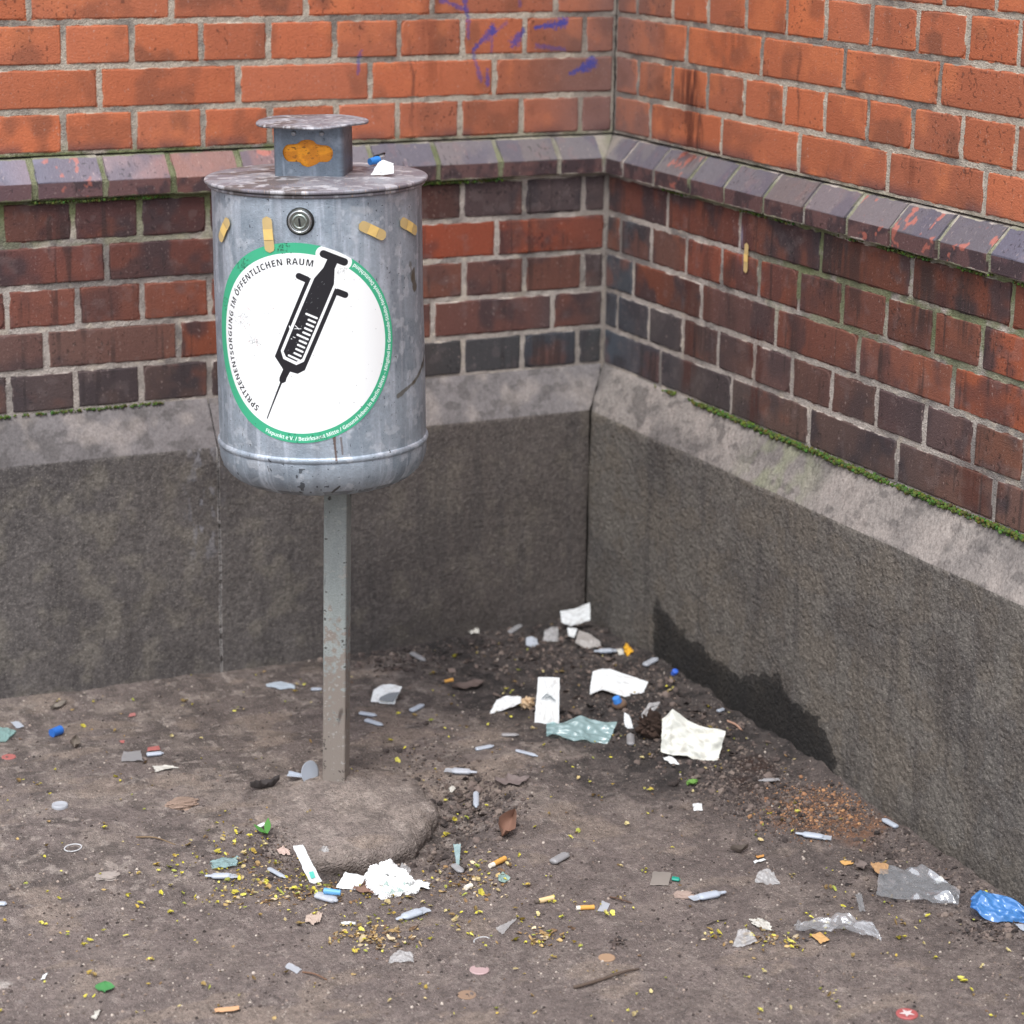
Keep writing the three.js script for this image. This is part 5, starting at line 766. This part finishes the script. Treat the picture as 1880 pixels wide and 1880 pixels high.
sheet('plastic_scrap', 'bluish white torn film left of the corner scrap', 'plastic scrap', [[966, 1170], [976, 1168], [986, 1172]], [[966, 1184], [976, 1188], [988, 1184]], milkMat, { lean: 40, amp: 0.004, folds: 5, foot: [976, 1188] });
sheet('grey_wrapper', 'greyish crumpled wrapper below the corner paper', 'wrapper', [[1062, 1158], [1080, 1160], [1100, 1176]], [[1056, 1180], [1078, 1190], [1104, 1188]], plastic(170, 164, 158, { transmission: 0.3 }), { lean: 28, amp: 0.007, folds: 8, foot: [1080, 1192] });
sheet('yellow_wrapper', 'yellow crumpled sweet wrapper against the right granite near the corner', 'wrapper', [[1144, 1188], [1151, 1183], [1158, 1188]], [[1147, 1199], [1153, 1203], [1163, 1198]], std({ color: col(214, 162, 40), roughness: 0.5, side: THREE.DoubleSide }), { lean: 35, amp: 0.008, folds: 8, foot: [1155, 1204], ragged: 0.006 });
sheet('paper_scrap', 'pale scrap beside the yellow wrapper', 'paper', [[1132, 1192], [1142, 1190]], [[1136, 1202], [1146, 1202]], dirtyPaper, { lean: 40, amp: 0.002, foot: [1140, 1203] });
twig('tiny pale stick with teal end at the foot of the wet granite', [[1336, 1325], [1350, 1334, 0.003], [1362, 1342]], 0.0018, 0.0016, std({ color: col(178, 140, 118), roughness: 0.8 }));

// ---------------------------------------------------------------- films and bags towards the front right
{
  const s = sheet('crinkled_wrapper', 'long crinkled silvery clear wrapper left of the blue film', 'wrapper', [[1616, 1596], [1660, 1604], [1700, 1614], [1745, 1630], [1762, 1644]], [[1608, 1650], [1645, 1658], [1690, 1660], [1735, 1668], [1758, 1672]], plastic(232, 236, 240, { transmission: 0.85, roughness: 0.08, ior: 2.0 }), { amp: 0.014, folds: 18, lift: 0.006, nx: 56, ny: 30 });
  const g = sheetGeo([hit(1597, 1598), hit(1612, 1594), hit(1630, 1598)], [hit(1606, 1612), hit(1616, 1618), hit(1630, 1616)], 9, { amp: 0.006, folds: 6, lift: 0.01, origin: s.position }); msh('paper_end', g, std({ color: col(166, 130, 92), roughness: 0.9, side: THREE.DoubleSide }), s);
}
sheet('blue_film', 'crumpled blue plastic film against the right granite wall', 'plastic film', [[1782, 1650], [1800, 1630], [1826, 1636], [1856, 1648], [1892, 1680]], [[1784, 1668], [1800, 1682], [1832, 1694], [1862, 1692], [1896, 1694]], blueFilm, { lean: 30, amp: 0.014, folds: 16, foot: [1835, 1694], nx: 50, ny: 36 });
sheet('plastic_scrap', 'pale bluish scrap in front of the blue film', 'plastic scrap', [[1862, 1700], [1892, 1704]], [[1874, 1712], [1892, 1718]], milkMat, { amp: 0.002, folds: 3, lift: 0.004 });
sheet('clear_bag', 'long clear crumpled bag with shining folds in front of the wrapper', 'plastic bag', [[1462, 1706], [1500, 1694], [1540, 1692], [1580, 1698], [1612, 1716]], [[1456, 1722], [1500, 1716], [1550, 1718], [1590, 1726], [1618, 1734]], filmMat, { amp: 0.014, folds: 16, lift: 0.006, nx: 70, ny: 28 });
sheet('film_scrap', 'clouded film scrap standing up left of the clear bag', 'plastic scrap', [[1356, 1706], [1368, 1704], [1378, 1708]], [[1345, 1738], [1362, 1739], [1390, 1728]], filmMilky, { lean: 40, amp: 0.005, folds: 5, foot: [1362, 1739] });
sheet('film_scrap', 'milky folded film on trodden earth below the white slip', 'plastic scrap', [[1392, 1600], [1408, 1594], [1420, 1602]], [[1385, 1618], [1405, 1624], [1434, 1624]], filmMilky, { lean: 25, amp: 0.005, folds: 6, foot: [1405, 1624] });
sheet('paper_scrap', 'white shredded paper between the film scrap and the clear bag', 'paper', [[1376, 1692], [1394, 1690], [1410, 1698]], [[1382, 1700], [1398, 1708], [1418, 1712]], dirtyPaper, { amp: 0.004, folds: 7, lift: 0.003, ragged: 0.006 });
sheet('film_scrap', 'grey clear crumpled film on bare earth below the tissue wad', 'plastic scrap', [[716, 1756], [736, 1744], [758, 1750]], [[714, 1768], [738, 1766], [760, 1767]], filmMilky, { lean: 35, amp: 0.006, folds: 6, foot: [738, 1768] });
sheet('film_scrap', 'pointed shred of clear film in the lower middle', 'plastic scrap', [[928, 1698], [940, 1692], [950, 1688]], [[910, 1706], [916, 1714], [922, 1718]], filmMilky, { amp: 0.003, folds: 4 });
sheet('film_scrap', 'thin clear strip left of the crinkled silvery wrapper', 'plastic scrap', [[1570, 1644], [1582, 1644]], [[1578, 1676], [1588, 1676]], filmMat, { amp: 0.003, folds: 4 });
sheet('paper_scrap', 'crumpled brownish paper below the needle wrapper', 'paper', [[562, 1684], [576, 1680], [592, 1680]], [[560, 1696], [576, 1702], [588, 1696]], std({ color: col(170, 152, 138), roughness: 0.9, side: THREE.DoubleSide }), { amp: 0.005, folds: 6, lift: 0.003 });
sheet('paper_scrap', 'dirty crumpled paper left of the test strip', 'paper', [[508, 1564], [522, 1560], [532, 1566]], [[512, 1572], [522, 1574], [532, 1574]], std({ color: col(186, 164, 152), roughness: 0.9, side: THREE.DoubleSide }), { amp: 0.005, folds: 5, lift: 0.004 });
sheet('paper_scrap', 'small crumpled white scrap below the pointed clear ampoule', 'paper', [[824, 1450], [832, 1446], [838, 1448]], [[826, 1456], [830, 1458], [836, 1452]], dirtyPaper, { amp: 0.004, folds: 5, lift: 0.003 });
sheet('film_scrap', 'grey green foil scrap at the right end of the blossoms', 'plastic scrap', [[914, 1612], [922, 1606], [932, 1610]], [[916, 1622], [926, 1624], [936, 1618]], plastic(150, 176, 168, { transmission: 0.3 }), { amp: 0.005, folds: 5, lift: 0.003 });
sheet('paper_scrap', 'white flaky scrap near the blue film at the granite', 'paper', [[1716, 1618], [1724, 1612], [1732, 1616]], [[1718, 1624], [1724, 1626], [1732, 1622]], dirtyPaper, { amp: 0.004, folds: 5, lift: 0.003 });

// ---------------------------------------------------------------- left on the lid of the bin
{
  const P0 = binO.clone().addScaledVector(binY, 0.2405), on = (x, y) => onPlane(x, y, P0, binY);
  const q = on(690, 300), g = thing('needle_sheath', 'small blue needle cap lying on the lid of the bin', 'cap', q.clone().add(V(0, 0.005, 0))); const m = std({ color: col(48, 128, 204), roughness: 0.4 }); g.rotation.set(0, 0.35, 0.1);
  const c = new THREE.CylinderGeometry(0.0055, 0.0068, 0.019, 20); c.rotateZ(Math.PI / 2); c.translate(-0.004, 0, 0); msh('cap', c, m, g); const t = new THREE.TorusGeometry(0.0095, 0.0016, 8, 28); t.rotateX(1.2); t.translate(0.012, 0.006, -0.004); msh('ring', t, std({ color: col(34, 34, 36), roughness: 0.4 }), g); const w = new THREE.CylinderGeometry(0.0085, 0.009, 0.006, 24); w.rotateX(1.2 - Math.PI / 2); w.translate(0.012, 0.004, -0.005); msh('hub', w, std({ color: col(226, 228, 228), roughness: 0.4 }), g);
  sheet('paper_scrap', 'folded white paper scrap lying on the lid of the bin', 'paper', [[694, 299], [704, 292], [722, 300]], [[680, 321], [702, 321], [723, 319]], paperMat, { lean: 48, at: on(702, 321), amp: 0.004, folds: 4 });
}
// sticking plaster on the right-hand wall, smears round it
{
  const g = thing('wall_plaster', 'single sticking plaster stuck upright on the dark bricks of the right wall', 'plaster', V(-D1, -0.163, 0.555)); const to = (s, t, h) => V(-0.002 - h, -s, t);
  msh('strip', plasterGeo(to, 0.055, 0.0135, 0.0009), stripMat, g); msh('pad', plasterGeo(to, 0.014, 0.0128, 0.0018, true), padMat, g);
}

// ---------------------------------------------------------------- uncountable small stuff: blossoms, crumbs, leaf bits, moss
function scatter(name, label, geo, mat, items, colors) {
  const m = new THREE.InstancedMesh(geo, mat, items.length), M = new THREE.Matrix4(), q = new THREE.Quaternion(), e = new THREE.Euler(), c = new THREE.Color(); m.name = numbered(name); m.castShadow = m.receiveShadow = true;
  items.forEach((it, i) => { e.set(it.rx || 0, it.ry, it.rz || 0); M.compose(it.p, q.setFromEuler(e), V(it.s * (it.sx || 1), it.s * (it.sy || 1), it.s * (it.sz || 1))); m.setMatrixAt(i, M); const k = it.c; m.setColorAt(i, c.setRGB(k[0], k[1], k[2])); });
  scene.add(m); return tag(m, label, null, null, 'stuff');
}
const nearFoot = (p) => Math.hypot(p.x - FOOT.x, p.z - FOOT.z) < footR(Math.atan2(p.z - FOOT.z, p.x - FOOT.x)) * 0.97;
function place(r, px, py, sx, sy) { const a = Math.sqrt(-2 * Math.log(1 - r() * 0.98)), t = r() * 6.283; const p = hit(px + Math.cos(t) * a * sx * 0.5, py + Math.sin(t) * a * sy * 0.5); if (p.z < D2 + 0.008 || p.x > -D2 - 0.008) return null; return p; }
{
  const petal = (ry, tilt) => { const g = grid(2, 2, (u, v) => [0.0005 + u * 0.005, 0.001 + Math.sin(u * 2.2) * 0.0016 + (v - 0.5) ** 2 * 0.003, (v - 0.5) * 0.004 * (0.4 + u * (1.9 - u))]); g.rotateZ(tilt); g.rotateY(ry); return g; };
  const flower = mergeGeometries([petal(0, 0.5), petal(1.3, 0.2), petal(2.7, 0.6), petal(4.1, 0.3), petal(5.2, 0.5)]), r = rng(404), items = [];
  const pal = [[196, 186, 66], [204, 196, 92], [178, 166, 60], [176, 150, 66], [132, 110, 62], [186, 172, 122], [148, 152, 66], [120, 96, 58], [176, 158, 112]];
  const add = (p, s) => { const k = pal[Math.floor(r() * pal.length)], f = 0.75 + 0.45 * r(); items.push({ p: p.add(V(0, 0.001 + r() * 0.002, 0)), ry: r() * 6.283, rx: (r() - 0.5) * 1.2, rz: (r() - 0.5) * 1.2, s, sx: 0.4 + r() * r() * 1.7, sz: 0.4 + r() * 0.8, sy: 0.5 + r() * 0.6, c: lin(...k, f) }); };
  for (const [px, py, sx, sy, n] of [[600, 1650, 130, 26, 190], [470, 1590, 80, 46, 120], [430, 1545, 60, 30, 50], [500, 1620, 70, 30, 80], [855, 1605, 70, 40, 80], [900, 1620, 50, 30, 40], [690, 1715, 70, 26, 90], [760, 1690, 130, 30, 70], [985, 1690, 60, 25, 36], [1000, 1728, 34, 16, 46], [620, 1745, 34, 10, 30], [1350, 1716, 40, 12, 34], [1440, 1724, 46, 14, 46], [1660, 1690, 60, 20, 24], [960, 1240, 130, 70, 46], [1140, 1375, 40, 24, 26], [1000, 1340, 90, 50, 26], [740, 1320, 100, 110, 34], [480, 1250, 130, 60, 22], [1400, 1490, 60, 26, 22], [1280, 1445, 40, 30, 14], [380, 1620, 60, 40, 60], [640, 1420, 60, 40, 12], [860, 1490, 40, 24, 16], [1560, 1700, 60, 16, 12], [1620, 1700, 150, 40, 26], [1530, 1835, 14, 8, 10], [330, 1610, 50, 30, 34], [560, 1600, 60, 40, 50], [1110, 1660, 40, 20, 30]]) for (let i = 0; i < n * 0.75; i++) { const p = place(r, px, py, sx * 1.4, sy * 1.4); if (p) { const nn = fbm(p.x * 30, p.z * 30 + 5, 2); if (nn > 0.34 + r() * 0.22) add(p, 0.45 + r() * r() * 0.95); } }
  for (let i = 0; i < 330; i++) { const p = hit(r() * 1880, 1230 + r() * 650); if (p.z > D2 + 0.02 && p.x < -D2 - 0.02) { const n = 1 + Math.floor(r() * r() * 4); for (let k = 0; k < n; k++) { const q = p.clone().add(V((r() - 0.5) * 0.016, 0, (r() - 0.5) * 0.016)); q.y = terrain(q.x, q.z); add(q, 0.45 + r() * 0.6); } } }
  scatter('fallen_blossom', 'tiny yellow green fallen blossoms strewn over the earth', flower, std({ color: 0xffffff, roughness: 0.8, side: THREE.DoubleSide }), items);
}
{ // crumbs of earth and grit
  const crumb = new THREE.IcosahedronGeometry(1, 1), r = rng(909), items = [], pp = crumb.attributes.position; for (let i = 0; i < pp.count; i++) { const k = 0.75 + 0.5 * vn(pp.getX(i) * 2 + 9 + pp.getY(i) * 3, pp.getZ(i) * 2); pp.setXYZ(i, pp.getX(i) * k, pp.getY(i) * k, pp.getZ(i) * k); } crumb.computeVertexNormals();
  const put = (p, s, k, f) => items.push({ p: p.add(V(0, s * 0.25, 0)), ry: r() * 6.28, rx: r() * 6, s, sy: 0.7, c: lin(...k, f) });
  const dark = [[84, 73, 68], [66, 57, 53], [106, 93, 86], [58, 50, 47], [118, 105, 96]], light = [[128, 112, 102], [150, 134, 122], [104, 92, 84], [176, 164, 152]], rusty = [[150, 110, 80], [128, 92, 68], [170, 128, 90], [96, 74, 60], [64, 53, 48]];
  for (const [px, py, sx, sy, n, pal, s0] of [[1250, 1340, 150, 90, 700, dark, 1.4], [1350, 1430, 120, 60, 700, dark, 1.5], [1000, 1190, 170, 60, 700, dark, 1.4], [1160, 1250, 120, 70, 500, dark, 1.3], [860, 1500, 80, 90, 520, dark, 1.5], [820, 1590, 60, 40, 300, dark, 1.3], [760, 1400, 120, 70, 350, dark, 1.2], [700, 1200, 120, 24, 260, dark, 1.4], [500, 1560, 60, 50, 200, dark, 1.1], [1500, 1488, 115, 48, 2200, rusty, 0.85], [1480, 1490, 100, 44, 500, dark, 1.2], [620, 1436, 40, 14, 160, dark, 0.9], [1400, 1460, 90, 60, 700, dark, 1.2], [1640, 1560, 120, 50, 500, dark, 1.1], [1750, 1640, 120, 60, 400, dark, 1.1], [1830, 1710, 80, 26, 200, dark, 1.2], [920, 1470, 70, 60, 200, dark, 1.5]]) for (let i = 0; i < n; i++) { const p = place(r, px, py, sx, sy); if (p) put(p, s0 * 0.001 * (0.8 + 2.2 * r() * r() + (r() < 0.03 ? 3 : 0)), pal[Math.floor(r() * pal.length)], 0.7 + 0.5 * r()); }
  for (let i = 0; i < 9000; i++) { const p = hit(r() * 1900 - 10, 1190 + r() * 690); if (p.z > D2 + 0.01 && p.x < -D2 - 0.01) { const w = r(); put(p, 0.0005 + 0.0021 * w * w * w, (r() < 0.55 ? light : dark)[Math.floor(r() * 4)], 0.75 + 0.4 * r()); } }
  scatter('earth_crumbs', 'loose crumbs of soil and grit on the ground', crumb, std({ color: 0xffffff, roughness: 0.95 }), items);
}
{ // bits of dead leaf, bark and bud scale
  const flake = grid(4, 3, (u, v) => [(u - 0.5) * 0.016, 0.0015 * Math.sin(u * 5 + v * 3) + (v - 0.5) ** 2 * 0.006, (v - 0.5) * 0.008 * (0.35 + Math.sin(Math.PI * u))]), r = rng(515), items = [];
  const dk = [[66, 56, 52], [82, 70, 63], [50, 44, 42], [108, 94, 86]], tn = [[156, 128, 84], [176, 150, 100], [128, 100, 66], [104, 80, 58], [190, 172, 140]];
  for (const [px, py, sx, sy, n, pal, s0] of [[900, 1190, 140, 40, 170, dk, 0.85], [1040, 1190, 120, 50, 130, dk, 0.8], [1180, 1240, 90, 60, 110, dk, 0.8], [740, 1215, 90, 24, 80, dk, 0.8], [1280, 1340, 110, 70, 120, dk, 1.1], [860, 1480, 70, 80, 90, dk, 1], [1080, 1290, 160, 80, 110, dk, 1.1], [560, 1640, 150, 30, 170, tn, 0.55], [470, 1590, 80, 44, 90, tn, 0.5], [695, 1722, 70, 22, 130, tn, 0.7], [860, 1620, 90, 40, 100, tn, 0.6], [1410, 1726, 90, 14, 50, tn, 0.6], [1000, 1720, 50, 18, 40, tn, 0.7], [1820, 1706, 80, 22, 60, dk, 0.8], [1130, 1730, 24, 14, 26, dk, 0.6], [1620, 1620, 200, 60, 60, dk, 0.7]]) for (let i = 0; i < n; i++) { const p = place(r, px, py, sx, sy); if (p) items.push({ p: p.add(V(0, 0.001, 0)), ry: r() * 6.28, rx: (r() - 0.5) * 0.9, rz: (r() - 0.5) * 0.7, s: s0 * (0.35 + 1.2 * r() * r()), sx: 0.6 + r(), sz: 0.35 + r() * 1.2, c: lin(...pal[Math.floor(r() * pal.length)], 0.75 + 0.5 * r()) }); }
  for (let i = 0; i < 380; i++) { const p = hit(r() * 1880, 1230 + r() * 650); if (p.z > D2 + 0.02 && p.x < -D2 - 0.02) items.push({ p: p.add(V(0, 0.0006, 0)), ry: r() * 6.28, rx: (r() - 0.5) * 0.3, rz: (r() - 0.5) * 0.3, s: 0.2 + 0.45 * r() * r(), sz: 0.3 + r(), c: lin(...(r() < 0.5 ? tn : dk)[Math.floor(r() * 4)], 0.9) }); }
  scatter('leaf_bits', 'bits of dead leaf, bud scales and bark on the earth', flake, std({ color: 0xffffff, roughness: 0.9, side: THREE.DoubleSide }), items);
}
{ // moss along the seams
  const tuft = new THREE.IcosahedronGeometry(1, 1), r = rng(616), items = [], mk = (p, s) => items.push({ p, ry: r() * 6.28, rx: r() * 6, s, c: lin(54 + r() * 36, 72 + r() * 34, 26 + r() * 18, 0.7 + 0.5 * r()) });
  for (let i = 0; i < 2600; i++) { const z = 0.25 + r() * 1.3; if (fbm(z * 14, 3, 3) + ss(0.25, 0.8, z) * 0.35 - 0.16 < 0.3 + r() * 0.4) continue; mk(V(-D1 - 0.001 - r() * r() * 0.012, SEAT + 0.001 - r() * 0.006 + r() * 0.003, z), 0.0012 + r() * 0.0022); }
  for (let i = 0; i < 900; i++) { const z = 0.25 + r() * 1.2; if (fbm(z * 14, 8, 3) < 0.36 + r() * 0.3) continue; mk(V(-D1 - 0.001 - r() * 0.008, -S + 0.0005 - r() * 0.004, z), 0.0008 + r() * 0.0018); }
  for (let i = 0; i < 1200; i++) { const x = -0.25 - r() * 1.2; if (fbm(x * 14, 28, 3) < 0.36 + r() * 0.3) continue; mk(V(x, -S + 0.0005 - r() * 0.004, D1 + 0.001 + r() * 0.008), 0.0008 + r() * 0.0018); }
  for (let i = 0; i < 700; i++) { const x = -0.95 - r() * 0.6; if (r() < 0.4) continue; mk(V(x, SEAT + 0.002 - r() * 0.004, D1 + 0.001 + r() * 0.006), 0.0008 + r() * 0.0018); }
  scatter('moss', 'green moss in the seams of bricks and granite', tuft, std({ color: 0xffffff, roughness: 1 }), items);
}

renderer.render(scene, camera);
